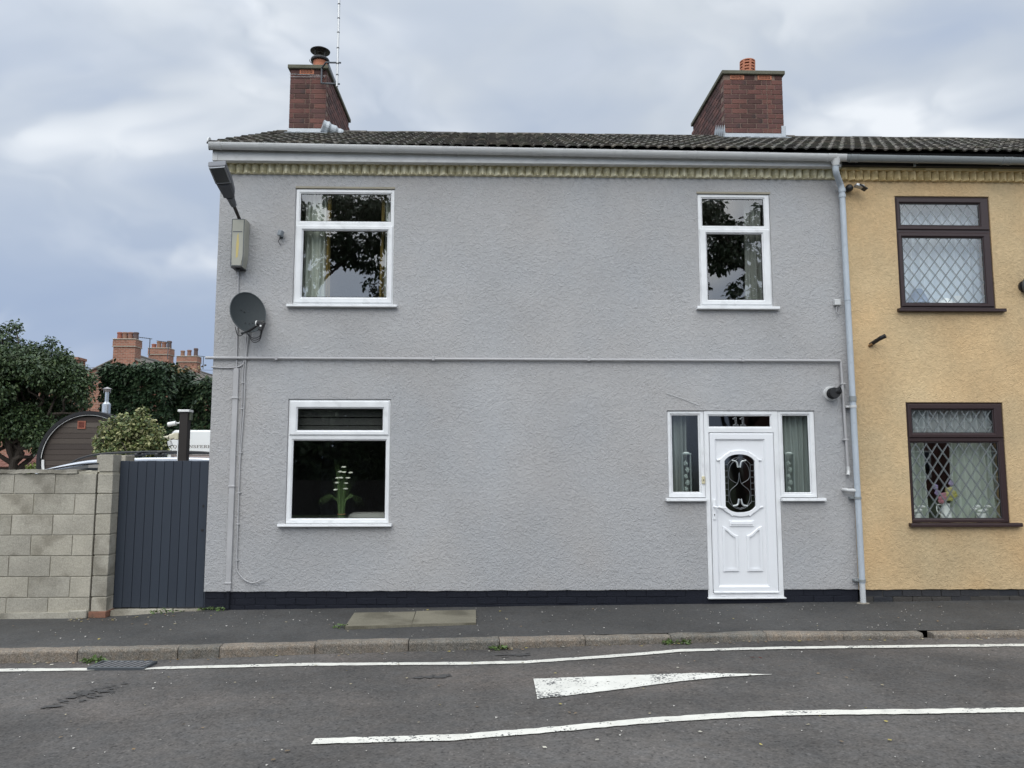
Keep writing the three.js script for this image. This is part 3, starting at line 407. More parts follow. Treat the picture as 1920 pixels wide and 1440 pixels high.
// windows
const bead = (p, name, o, i, zf, d, m, b) => mesh(name, ring(o, i, zf, d, b), m, p);
function pane(p, r, z, m = mat.glass) { const o = mesh('pane', new THREE.PlaneGeometry(r[1] - r[0], r[3] - r[2]).translate((r[0] + r[1]) / 2, (r[2] + r[3]) / 2, z), m, p); return o; }
function sillG(x0, x1, y0, y1, out) { return [span(x0, x1, y1 - 0.012, y1, -0.03, out - 0.004, 0.003), span(x0, x1, y0, y1 - 0.011, -0.03, out, 0.005)]; }
function win(parent, label, o, top, bottom, topSash, botSash, sill, m, leads) {
  const w = new THREE.Group(); w.name = 'window'; w.userData.label = label; parent.add(w);
  const g = 0.012;
  bead(w, 'frame', o, [[topSash ? o[0] + 0.022 : top[0] - g, topSash ? o[1] - 0.022 : top[1] + g, topSash ? top[2] - 0.055 : top[2] - g, topSash ? o[3] - 0.022 : top[3] + g], [botSash ? o[0] + 0.022 : bottom[0] - g, botSash ? o[1] - 0.022 : bottom[1] + g, botSash ? o[2] + 0.03 : bottom[2] - g, botSash ? bottom[3] + 0.055 : bottom[3] + g]], -0.012, 0.065, m, 0.007);
  for (const [sash, r, y0, y1] of [[topSash, top, top[2] - 0.06, o[3] - 0.016], [botSash, bottom, o[2] + 0.024, bottom[3] + 0.062]]) {
    if (sash) { bead(w, 'sash', [o[0] + 0.016, o[1] - 0.016, y0, y1], [r[0] - g, r[1] + g, r[2] - g, r[3] + g], 0.004, 0.06, m, 0.009); bead(w, 'bead', [r[0] - 0.02, r[1] + 0.02, r[2] - 0.02, r[3] + 0.02], r, -0.012, 0.03, m, 0.008); }
    else bead(w, 'bead', [r[0] - 0.02, r[1] + 0.02, r[2] - 0.02, r[3] + 0.02], r, -0.022, 0.03, m, 0.006);
    const pz = sash ? -0.025 : -0.034, gr = [r[0] - 0.005, r[1] + 0.005, r[2] - 0.005, r[3] + 0.005];
    pane(w, gr, pz);
    bead(w, 'gasket', [r[0] - 0.004, r[1] + 0.004, r[2] - 0.004, r[3] + 0.004], [r[0] + 0.004, r[1] - 0.004, r[2] + 0.004, r[3] - 0.004], pz + 0.008, 0.006, mat.black, 0.001);
    if (leads) { // diamond leading
      const dx = leads[0], dy = leads[1], cx = (r[0] + r[1]) / 2, y0 = r[2], x0 = r[0];
      for (const s of [1, -1]) for (let k = -20; k < 40; k++) {
        const f = (x) => y0 + s * (x - x0 - k * dx) * dy / dx; // line
        let a = r[0], b = r[1]; const xl = x0 + k * dx, xa = xl, xb = xl + s * (r[3] - y0) * dx / dy; a = Math.max(a, Math.min(xa, xb)); b = Math.min(b, Math.max(xa, xb)); if (b - a < 0.01) continue;
        const A = [a, f(a)], B = [b, f(b)], L = Math.hypot(B[0] - A[0], B[1] - A[1]);
        const q = mesh('lead_strip', [box(-L / 2, L / 2, -0.0035, 0.0035, 0.001 + (s > 0 ? 0.0006 : 0), 0.003 + (s > 0 ? 0.0006 : 0)), box(-L / 2, L / 2, -0.0035, 0.0035, -0.02, -0.018)], mat.leadStrip, w); q.position.set((A[0] + B[0]) / 2, (A[1] + B[1]) / 2, pz); q.rotation.z = Math.atan2(B[1] - A[1], B[0] - A[0]);
      }
    }
  }
  mesh('sill', sillG(...sill, 0.06), m, w);
  return w;
}
const wn = win(grey, 'white upper left window', [-2.325, -1.163, 3.47, 4.866], [-2.269, -1.213, 4.479, 4.81], [-2.225, -1.248, 3.566, 4.357], false, true, [-2.386, -1.112, 3.437, 3.468], mat.pvc);
win(grey, 'white lower left window', [-2.335, -1.171, 0.962, 2.364], [-2.23, -1.263, 2.017, 2.26], [-2.272, -1.223, 1.019, 1.896], true, false, [-2.411, -1.132, 0.927, 0.959], mat.pvc);
win(grey, 'white upper right window', [2.441, 3.309, 3.472, 4.844], [2.501, 3.24, 4.461, 4.79], [2.544, 3.2, 3.561, 4.353], false, true, [2.39, 3.368, 3.433, 3.47], mat.pvc);
win(yel, 'brown leaded upper window', [4.834, 5.98, 3.462, 4.834], [4.895, 5.858, 4.485, 4.747], [4.903, 5.875, 3.535, 4.328], true, true, [4.787, 6.073, 3.42, 3.459], mat.brown, [0.128, 0.168]);
win(yel, 'brown leaded lower window', [4.836, 5.98, 0.958, 2.342], [4.905, 5.862, 1.994, 2.256], [4.874, 5.902, 1.006, 1.877], true, false, [4.789, 6.09, 0.912, 0.955], mat.brown, [0.128, 0.19]);
win(yel, 'brown upper window beyond the frame', [7.204, 8.346, 3.462, 4.834], [7.265, 8.285, 4.485, 4.747], [7.27, 8.28, 3.535, 4.328], true, true, [7.15, 8.4, 3.42, 3.459], mat.brown, [0.128, 0.168]);
win(yel, 'brown lower window beyond the frame', [7.204, 8.346, 0.958, 2.342], [7.265, 8.285, 1.994, 2.256], [7.27, 8.28, 1.0, 1.877], true, false, [7.15, 8.4, 0.912, 0.955], mat.brown, [0.128, 0.19]);
// bare mortar showing at the window heads
for (const [x0, x1, y] of [[-2.33, -1.16, 4.872], [2.43, 3.32, 4.85]]) mesh('head_mortar', span(x0, x1, y - 0.004, y + 0.02, -0.05, 0.0062, 0.002), M([0.36, 0.33, 0.26], 0.9, { map: dirt, bumpMap: concBump, bumpScale: 0.004 }), grey);

// front door with side lights
{
  const d = new THREE.Group(); d.name = 'door'; d.userData.label = 'white panelled front door with an oval leaded glass'; grey.add(d);
  const fr = new THREE.Group(); fr.name = 'side_light'; fr.userData.label = 'side window left of the door'; grey.add(fr);
  bead(fr, 'frame', [2.022, 2.449, 1.243, 2.238], [2.062, 2.404, 1.294, 2.206], -0.012, 0.065, mat.pvc, 0.007); bead(fr, 'bead', [2.06, 2.406, 1.292, 2.208], [2.078, 2.386, 1.31, 2.19], -0.022, 0.03, mat.pvc, 0.007); pane(fr, [2.07, 2.394, 1.302, 2.198], -0.034, mat.frosted); mesh('sill', sillG(1.981, 2.452, 1.205, 1.241, 0.055), mat.pvc, fr);
  const f2 = new THREE.Group(); f2.name = 'side_light'; f2.userData.label = 'side window right of the door'; grey.add(f2);
  bead(f2, 'frame', [3.32, 3.747, 1.243, 2.24], [3.358, 3.692, 1.288, 2.206], -0.012, 0.065, mat.pvc, 0.007); bead(f2, 'bead', [3.356, 3.694, 1.286, 2.208], [3.375, 3.676, 1.304, 2.19], -0.022, 0.03, mat.pvc, 0.007); pane(f2, [3.367, 3.684, 1.296, 2.198], -0.034, mat.frosted); mesh('sill', sillG(3.312, 3.826, 1.205, 1.241, 0.055), mat.pvc, f2);
  bead(d, 'frame', [2.451, 3.318, 0.124, 2.24], [[2.5, 3.24, 2.05, 2.196], [2.506, 3.262, 0.172, 1.99]], -0.006, 0.075, mat.pvc, 0.007);
  bead(d, 'bead', [2.495, 3.245, 2.045, 2.2], [2.512, 3.228, 2.062, 2.184], -0.016, 0.03, mat.pvc, 0.006); pane(d, [2.505, 3.235, 2.055, 2.19], -0.03, mat.darkGlass);
  const digit = (size, z, m, off) => { const g = new TextGeometry('11', { font, size, depth: 0.002, curveSegments: 4, bevelEnabled: off > 0, bevelSize: off, bevelThickness: 0.0002, bevelSegments: 1 }); g.computeBoundingBox(); const b = g.boundingBox; g.translate(-(b.min.x + b.max.x) / 2, -(b.min.y + b.max.y) / 2, 0).scale(1.1, 1, 1); const o = mesh('house_number', uvm(g), m, d); o.position.set(2.868, 2.124, z); };
  digit(0.098, -0.0285, M([0.42, 0.44, 0.45], 0.5), 0.0026); digit(0.098, -0.0255, M([0.02, 0.022, 0.024], 0.4), 0);
  bead(d, 'sash', [2.512, 3.256, 0.178, 1.984], [2.578, 3.146, 0.25, 1.908], 0.0, 0.06, mat.door, 0.01);
  bead(d, 'sash', [2.574, 3.15, 0.246, 1.912], [2.588, 3.136, 0.26, 1.898], -0.012, 0.03, mat.door, 0.006);
  // leaf panel with the oval opening
  const ov = (k) => { const s = new THREE.Path(), cx = 2.852, L = 2.672 - k, Rr = 3.032 + k, t = 1.662 + k * 0.4, b = 1.152 - k * 0.4; s.moveTo(L, b); s.lineTo(L, t); s.bezierCurveTo(L + 0.02, t + 0.035, cx - 0.12, 1.745 + k, cx, 1.745 + k); s.bezierCurveTo(cx + 0.12, 1.745 + k, Rr - 0.02, t + 0.035, Rr, t); s.lineTo(Rr, b); s.bezierCurveTo(Rr - 0.02, b - 0.035, cx + 0.12, 1.073 - k, cx, 1.073 - k); s.bezierCurveTo(cx - 0.12, 1.073 - k, L + 0.02, b - 0.035, L, b); return s; };
  const leaf = rectShape(2.586, 3.138, 0.258, 1.9); leaf.holes.push(ov(0.004)); mesh('leaf', ext(leaf, 0.03, -0.052, 0, 16), mat.door, d);
  const mo = new THREE.Shape(ov(0.045).getPoints(16)); mo.holes.push(new THREE.Path(ov(0.004).getPoints(16))); mesh('moulding', uvm(new THREE.ExtrudeGeometry(mo, { depth: 0.012, bevelEnabled: true, bevelSize: 0.007, bevelOffset: -0.007, bevelThickness: 0.009, bevelSegments: 3, curveSegments: 8 }).translate(0, 0, -0.022)), mat.door, d);
  mesh('moulding', [[-1, 1], [1, 1], [-1, -1], [1, -1]].map(([a, b]) => { const x = 2.852 + a * 0.216, y = b > 0 ? 1.683 : 1.128; return tube([[x + a * 0.042, y + b * -0.012, -0.018], [x, y, -0.014], [x - a * 0.05, y + b * 0.03, -0.012], [x - a * 0.12, y + b * 0.09, -0.012]], 0.013, 14, 8); }), mat.door, d);
  pane(d, [2.66, 3.045, 1.06, 1.755], -0.036, new THREE.MeshPhysicalMaterial({ color: C(0.12, 0.125, 0.125), roughness: 0.03, transmission: 1, thickness: 0, ior: 1.7 }));
  // leaded and bevelled work in the oval
  const cx = 2.852, cy = 1.41, lp = []; for (const s of [-1, 1]) { lp.push(tube([[cx, cy + 0.29, -0.031], [cx + s * 0.1, cy + 0.2, -0.031], [cx + s * 0.115, cy + 0.06, -0.031], [cx + s * 0.02, cy - 0.01, -0.031]], 0.004, 24, 6)); lp.push(tube([[cx, cy + 0.12, -0.031], [cx + s * 0.02, cy + 0.0, -0.031], [cx + s * 0.115, cy - 0.1, -0.031], [cx + s * 0.09, cy - 0.24, -0.031], [cx, cy - 0.29, -0.031]], 0.004, 24, 6)); lp.push(rod([cx + s * 0.13, cy + 0.22, -0.031], [cx + s * 0.13, cy - 0.22, -0.031], 0.003)); for (let k = -3; k <= 3; k++) lp.push(rod([cx + s * 0.13, cy + k * 0.07, -0.031], [cx + s * 0.178, cy + k * 0.07, -0.031], 0.003)); lp.push(tube([[cx + s * 0.13, cy + 0.22, -0.031], [cx + s * 0.07, cy + 0.275, -0.031], [cx, cy + 0.3, -0.031]], 0.004, 12, 6)); lp.push(tube([[cx + s * 0.13, cy - 0.22, -0.031], [cx + s * 0.07, cy - 0.275, -0.031], [cx, cy - 0.3, -0.031]], 0.004, 12, 6)); }
  mesh('leading', lp, M([0.16, 0.17, 0.175], 0.3, { metalness: 0.6 }), d);
  const bevelG = new THREE.MeshPhysicalMaterial({ color: C(0.5, 0.53, 0.53), roughness: 0.05, ior: 1.9, metalness: 0.3 });
  for (const s of [-1, 1]) for (const b of [1, -1]) { mesh('glass_bevel', tube([[cx + s * 0.012, cy + b * 0.18, -0.03], [cx + s * 0.03, cy + b * 0.245, -0.03], [cx + s * 0.085, cy + b * 0.262, -0.03]], 0.011, 10, 6).scale(1, 1, 1), bevelG, d); }
  // lower panels
  for (const s of [-1, 1]) {
    const X = (t) => 2.861 + s * t, q = (i, o) => { const p = new THREE.Shape(); p.moveTo(X(0.228 - i), 0.411 + i); p.lineTo(X(0.05 + i), 0.411 + i); p.lineTo(X(0.05 + i), 0.815 - i * 0.4); p.bezierCurveTo(X(0.13), 0.83 - i, X(0.15), 0.905 - i, X(0.228 - i), 0.922 - i * 1.4); p.closePath(); return p; };
    const pp = (i) => { const l = q(i).getPoints(10); return s < 0 ? l.reverse() : l; }, a = new THREE.Shape(pp(0)); a.holes.push(new THREE.Path(pp(0.024)));
    mesh('moulding', uvm(new THREE.ExtrudeGeometry(a, { depth: 0.008, bevelEnabled: true, bevelSize: 0.008, bevelOffset: -0.008, bevelThickness: 0.009, bevelSegments: 2, curveSegments: 10 }).translate(0, 0, -0.024)), mat.door, d);
  }
  mesh('letter_plate', [uvm(new RoundedBoxGeometry(0.285, 0.068, 0.012, 3, 0.005).translate(2.858, 0.952, -0.016)), uvm(new RoundedBoxGeometry(0.25, 0.038, 0.012, 3, 0.005).translate(2.858, 0.957, -0.008))], mat.gloss, d);
  const h = mesh('handle', [uvm(new RoundedBoxGeometry(0.034, 0.235, 0.014, 3, 0.006).translate(2.54, 1.112, 0.005)), tube([[2.54, 1.14, 0.01], [2.542, 1.14, 0.045], [2.57, 1.14, 0.052], [2.64, 1.134, 0.05], [2.665, 1.13, 0.048]], 0.009, 16, 8)], mat.gloss, d);
  mesh('keyhole', [rod([2.541, 1.055, 0.011], [2.541, 1.055, 0.0135], 0.007), box(2.538, 2.544, 1.035, 1.055, 0.011, 0.0133)], mat.black, d);
  mesh('threshold', [span(2.44, 3.33, 0.112, 0.128, -0.05, 0.03, 0.004), span(2.512, 3.26, 0.172, 0.19, -0.03, 0.014, 0.004)], mat.pvc, d);
  for (const x of [2.62, 3.15]) mesh('drain_cap', uvm(new RoundedBoxGeometry(0.05, 0.012, 0.01, 2, 0.004).translate(x, 0.148, -0.003)), mat.gloss, d);
}

// ------------------------------------------------------------------ things inside the rooms, seen through the panes
function drape(name, label, x0, x1, y0, y1, z, folds, m, seed, group) {
  const N = Math.max(24, folds * 10), pos = [], idx = [], r = rngOf(seed), ph = r() * 6; for (let i = 0; i <= N; i++) for (let j = 0; j <= 8; j++) { const t = i / N, v = j / 8, f = 1 + 0.12 * (v - 0.5); pos.push(lerp(x0, x1, 0.5 + (t - 0.5) * f) + 0.006 * Math.sin(v * 5 + t * 9), lerp(y1, y0, v), z + 0.028 * Math.sin(t * folds * 6.283 + ph + 0.4 * Math.sin(v * 3 + t * 5)) + 0.01 * Math.sin(t * 37)); }
  for (let i = 0; i < N; i++) for (let j = 0; j < 8; j++) { const a = i * 9 + j; idx.push(a, a + 1, a + 9, a + 1, a + 10, a + 9); }
  const g = new THREE.BufferGeometry(); g.setAttribute('position', new THREE.Float32BufferAttribute(pos, 3)); g.setIndex(idx); g.computeVertexNormals(); const o = mesh(name, g, m); if (label) tag(o, label, 'curtain', group); return o;
}
drape('curtain', 'pale pleated curtain at the left of the upper left window', -2.26, -1.98, 3.3, 4.85, -0.17, 4, mat.curtain, 1);
drape('curtain', 'gold edge lining beside the pale curtain, left in the upper left window', -1.99, -1.94, 3.3, 4.85, -0.15, 1, mat.curtainGold, 2);
drape('curtain', 'narrow pale curtain at the right of the upper left window', -1.30, -1.18, 3.3, 4.85, -0.17, 2, mat.curtain, 3);
drape('curtain', 'gold edge lining at the right of the upper left window', -1.345, -1.30, 3.3, 4.85, -0.15, 1, mat.curtainGold, 4);
drape('curtain', 'pale grey curtain at the right of the upper right window', 3.05, 3.26, 3.3, 4.83, -0.17, 3, M([0.26, 0.265, 0.24], 0.95, { side: THREE.DoubleSide }), 5);
drape('curtain', 'pale green curtain at the left of the lower leaded window', 4.84, 5.14, 0.9, 2.33, -0.2, 4, mat.curtainPale, 6);
drape('curtain', 'pale green curtain at the right of the lower leaded window', 5.42, 5.98, 0.9, 2.33, -0.2, 7, mat.curtainPale, 7);
drape('net_curtain', 'white net curtain drawn across the upper leaded window', 4.80, 6.02, 3.3, 4.83, -0.22, 12, M([0.70, 0.75, 0.80], 0.95, { side: THREE.DoubleSide }), 8);
drape('lace_valance', 'lace valance behind the top light of the lower leaded window', 4.86, 5.96, 2.0, 2.33, -0.13, 14, mat.net, 9);
drape('net_curtain', 'grey green net curtain behind the left side light of the door', 2.03, 2.29, 1.2, 2.24, -0.16, 4, M([0.3, 0.31, 0.29], 0.95, { side: THREE.DoubleSide }), 10);
drape('net_curtain', 'grey green net curtain behind the right side light of the door', 3.34, 3.73, 1.2, 2.24, -0.16, 6, M([0.36, 0.38, 0.37], 0.95, { side: THREE.DoubleSide }), 11);
{ // slatted blind behind the top light of the lower left window
  const b = thing('window_blind', 'grey slatted blind behind the top light of the lower left window', 'blind', [-1.75, 2.13, -0.14]);
  for (const [y, h] of [[0.085, 0.085], [-0.012, 0.085], [-0.105, 0.085], [-0.2, 0.085]]) mesh('slat', cbox(1.04, h, 0.012, 0.003, 0, y, (y * 37) % 0.02), M([0.055, 0.054, 0.05], 0.9), b);
  mesh('head_rail', cbox(1.06, 0.04, 0.05, 0.004, 0, 0.18, 0), mat.pvcOld, b);
}
const blob = (r, x, y, z, s = [1, 1, 1], seed = 1, amp = 0.25) => { const g = new THREE.IcosahedronGeometry(r, 2), p = g.attributes.position; for (let i = 0; i < p.count; i++) { const k = 1 + (fbm(nA, p.getX(i) / r * 2 + seed * 7 + 20, p.getY(i) / r * 2 + p.getZ(i) / r + 20, 256, 2) - 0.5) * 2 * amp; p.setXYZ(i, p.getX(i) * k * s[0] + x, p.getY(i) * k * s[1] + y, p.getZ(i) * k * s[2] + z); } g.computeVertexNormals(); return uvm(g); };
const blade = (pts, w) => { const n = pts.length, pos = [], idx = []; pts.forEach((p, i) => { const k = w * (1 - 0.85 * i / (n - 1)); pos.push(p[0] - k, p[1], p[2], p[0] + k, p[1], p[2] + 0.002); if (i) { const a = (i - 1) * 2; idx.push(a, a + 1, a + 2, a + 1, a + 3, a + 2); } }); const g = new THREE.BufferGeometry(); g.setAttribute('position', new THREE.Float32BufferAttribute(pos, 3)); g.setIndex(idx); g.computeVertexNormals(); return uvm(g); };
{ // tied bunch of artificial grass and white flowers
  const t = thing('flower_bunch', 'tied bunch of green stems with white flowers in the lower left window', 'artificial plant', [-1.735, 0.985, -0.16]), r = rngOf(12), st = [], arc = [];
  for (let k = 0; k < 46; k++) { const a = r() * 6.28, q = Math.sqrt(r()) * 0.036, x = Math.cos(a) * q, z = Math.sin(a) * q, H = 0.25 + r() * 0.3, tx = x * (1.6 + r() * 2.2), tz = z * 1.6; st.push(blade([[x * 1.15, 0, z], [x, 0.06, z], [x * 1.2, 0.15, z], [lerp(x, tx, 0.6), 0.15 + H * 0.5, tz], [tx * 1.3, 0.15 + H, tz]], 0.0045)); }
  for (let k = 0; k < 30; k++) { const s = r() < 0.5 ? -1 : 1, q = 0.08 + r() * 0.1; arc.push(blade([[s * 0.02, 0.12, 0.02], [s * 0.05, 0.22 + r() * 0.03, 0.03], [s * (0.06 + q * 0.5), 0.27 + r() * 0.04, 0.03], [s * (0.06 + q), 0.23 + r() * 0.05, 0.03], [s * (0.07 + q * 1.12), 0.16 + r() * 0.06, 0.03]], 0.003)); }
  for (const x of [-0.09, -0.07, 0.1, 0.13]) arc.push(blade([[x * 0.2, 0.2, 0], [x * 0.7, 0.35, 0], [x * 1.5, 0.5 + Math.abs(x) * 0.4, 0]], 0.002));
  mesh('stem', st, mat.leafBlade, t); mesh('grass_blade', arc, mat.leafBlade, t);
  mesh('tie', uvm(new THREE.TorusGeometry(0.042, 0.005, 6, 20).rotateX(Math.PI / 2).translate(0, 0.07, 0)), M([0.3, 0.16, 0.07], 0.9), t);
  for (const [x, y] of [[0.02, 0.61], [-0.02, 0.555], [0.02, 0.55], [0.1, 0.545], [-0.05, 0.485], [-0.01, 0.485], [0.07, 0.485], [-0.055, 0.43], [0.045, 0.425], [-0.07, 0.35], [0.045, 0.36]]) { const f = mesh('flower', blob(0.026, x, y, 0.02 + r() * 0.02, [1, 0.42, 1], k9(x, y)), mat.petal, t); mesh('flower_stem', blade([[x * 0.3, 0.15, 0], [x * 0.7, y * 0.6, 0.01], [x, y, 0.02]], 0.0025), mat.leafBlade, f); }
  function k9(a, b) { return Math.abs(a * 91 + b * 37) % 9; }
  tag(mesh('cushion', uvm(new RoundedBoxGeometry(0.55, 0.22, 0.3, 4, 0.07).translate(-1.42, 0.95, -0.42)), M([0.35, 0.34, 0.31], 0.9)), 'pale cushion low behind the lower left window', 'cushion');
}
{ // jug of flowers and two ornaments on the sill of the leaded window
  const lathe = (pts, n = 20) => uvm(new THREE.LatheGeometry(pts.map((p) => new THREE.Vector2(...p)), n));
  const j = thing('flower_jug', 'white jug of pink, lilac and yellow flowers in the lower leaded window', 'jug of flowers', [5.31, 0.985, -0.13]);
  mesh('jug', lathe([[0.0, 0.0], [0.062, 0], [0.064, 0.03], [0.045, 0.16], [0.052, 0.185], [0.048, 0.185], [0.04, 0.15], [0, 0.14]]), mat.white, j); mesh('handle', tube([[-0.048, 0.17, 0], [-0.1, 0.165, 0], [-0.105, 0.1, 0], [-0.058, 0.05, 0]], 0.007, 16), mat.white, j);
  const cols = [[0.42, 0.16, 0.2], [0.42, 0.2, 0.25], [0.3, 0.24, 0.42], [0.3, 0.25, 0.42], [0.42, 0.4, 0.12], [0.5, 0.46, 0.2], [0.42, 0.4, 0.1], [0.35, 0.3, 0.45]], P0 = [[-0.05, 0.23, 0.045], [-0.03, 0.27, 0.04], [-0.1, 0.31, 0.03], [-0.12, 0.38, 0.03], [0.04, 0.26, 0.045], [0.05, 0.32, 0.05], [0.09, 0.29, 0.04], [0.07, 0.42, 0.03]];
  P0.forEach((p, i) => { const fl = []; for (let k = 0; k < 5; k++) { const a = k * 1.256 + i; fl.push(blob(p[2] * 0.6, p[0] + Math.cos(a) * p[2] * 0.6, p[1] + Math.sin(a) * p[2] * 0.6, 0.02, [1, 1, 0.6], i + k)); } mesh('flower', fl, M(cols[i], 0.8), j); });
  mesh('stem', [blade([[0, 0.15, 0], [-0.07, 0.28, 0], [-0.12, 0.38, 0]], 0.004), blade([[0, 0.15, 0], [0.05, 0.3, 0], [0.07, 0.42, 0]], 0.004)], mat.leafBlade, j);
  const orn = (label, x, s) => { const t = thing('flower_pot', label, 'flower pot', [x, 0.985, -0.12]); mesh('pot', lathe([[0, 0], [0.05, 0], [0.055, 0.06], [0.05, 0.07], [0, 0.068]]), mat.white, t); for (let k = 0; k < 5; k++) mesh('petal', blob(0.035, (k - 2) * 0.034 * s, 0.12 + 0.03 * Math.sin(k * 2), 0, [1.2, 0.5, 0.6], k), mat.white, t); mesh('stem', blade([[0, 0.05, 0], [0.01, 0.1, 0], [0, 0.16, 0]], 0.006), mat.leafBlade, t); };
  orn('small white pot of white flowers at the left in the lower leaded window', 4.95, 1); orn('small white pot of white flowers at the right in the lower leaded window', 5.72, 1.2);
  const lamp = thing('table_lamp', 'unlit table lamp with a blue grey shade in the upper leaded window', 'table lamp', [5.13, 3.47, -0.15]); mesh('lamp_shade', lathe([[0.05, 0.26], [0.13, 0.08], [0.127, 0.08], [0.047, 0.26]]), M([0.2, 0.25, 0.34], 0.9), lamp); mesh('lamp_base', lathe([[0, 0], [0.06, 0], [0.02, 0.04], [0.02, 0.12], [0, 0.12]]), mat.white, lamp);
  tag(mesh('ornament', [lathe([[0, 0], [0.09, 0], [0.12, 0.06], [0.1, 0.12], [0, 0.13]]).translate(5.42, 3.48, -0.14)], mat.white), 'rounded white ornament on the sill of the upper leaded window', 'ornament');
  tag(mesh('picture_frame', [cbox(0.12, 0.16, 0.02, 0.004, 5.62, 3.57, -0.14)], mat.white), 'small white frame standing on the sill of the upper leaded window', 'picture frame');
  for (const [x, l] of [[2.25, 'tall clear vase of white flowers behind the left side light'], [3.455, 'tall clear vase of white flowers behind the right side light']]) { const t = thing('flower_vase', l, 'vase', [x, 1.27, -0.075]); mesh('vase', [span(-0.05, -0.044, 0, 0.48, -0.03, 0.03, 0.002), span(0.044, 0.05, 0, 0.48, -0.03, 0.03, 0.002), span(-0.055, 0.055, 0.47, 0.485, -0.03, 0.03, 0.002)], M([0.35, 0.38, 0.37], 0.5), t); for (let k = 0; k < 5; k++) mesh('flower', blob(0.023, (k % 2 ? 0.012 : -0.01), 0.07 + k * 0.075, 0, [1, 1.2, 0.7], k, 0.6), M([0.36, 0.39, 0.37], 0.8), t); mesh('bow', blob(0.025, 0, 0.485, 0.01, [1.6, 0.6, 0.6], 3), mat.white, t); }
}

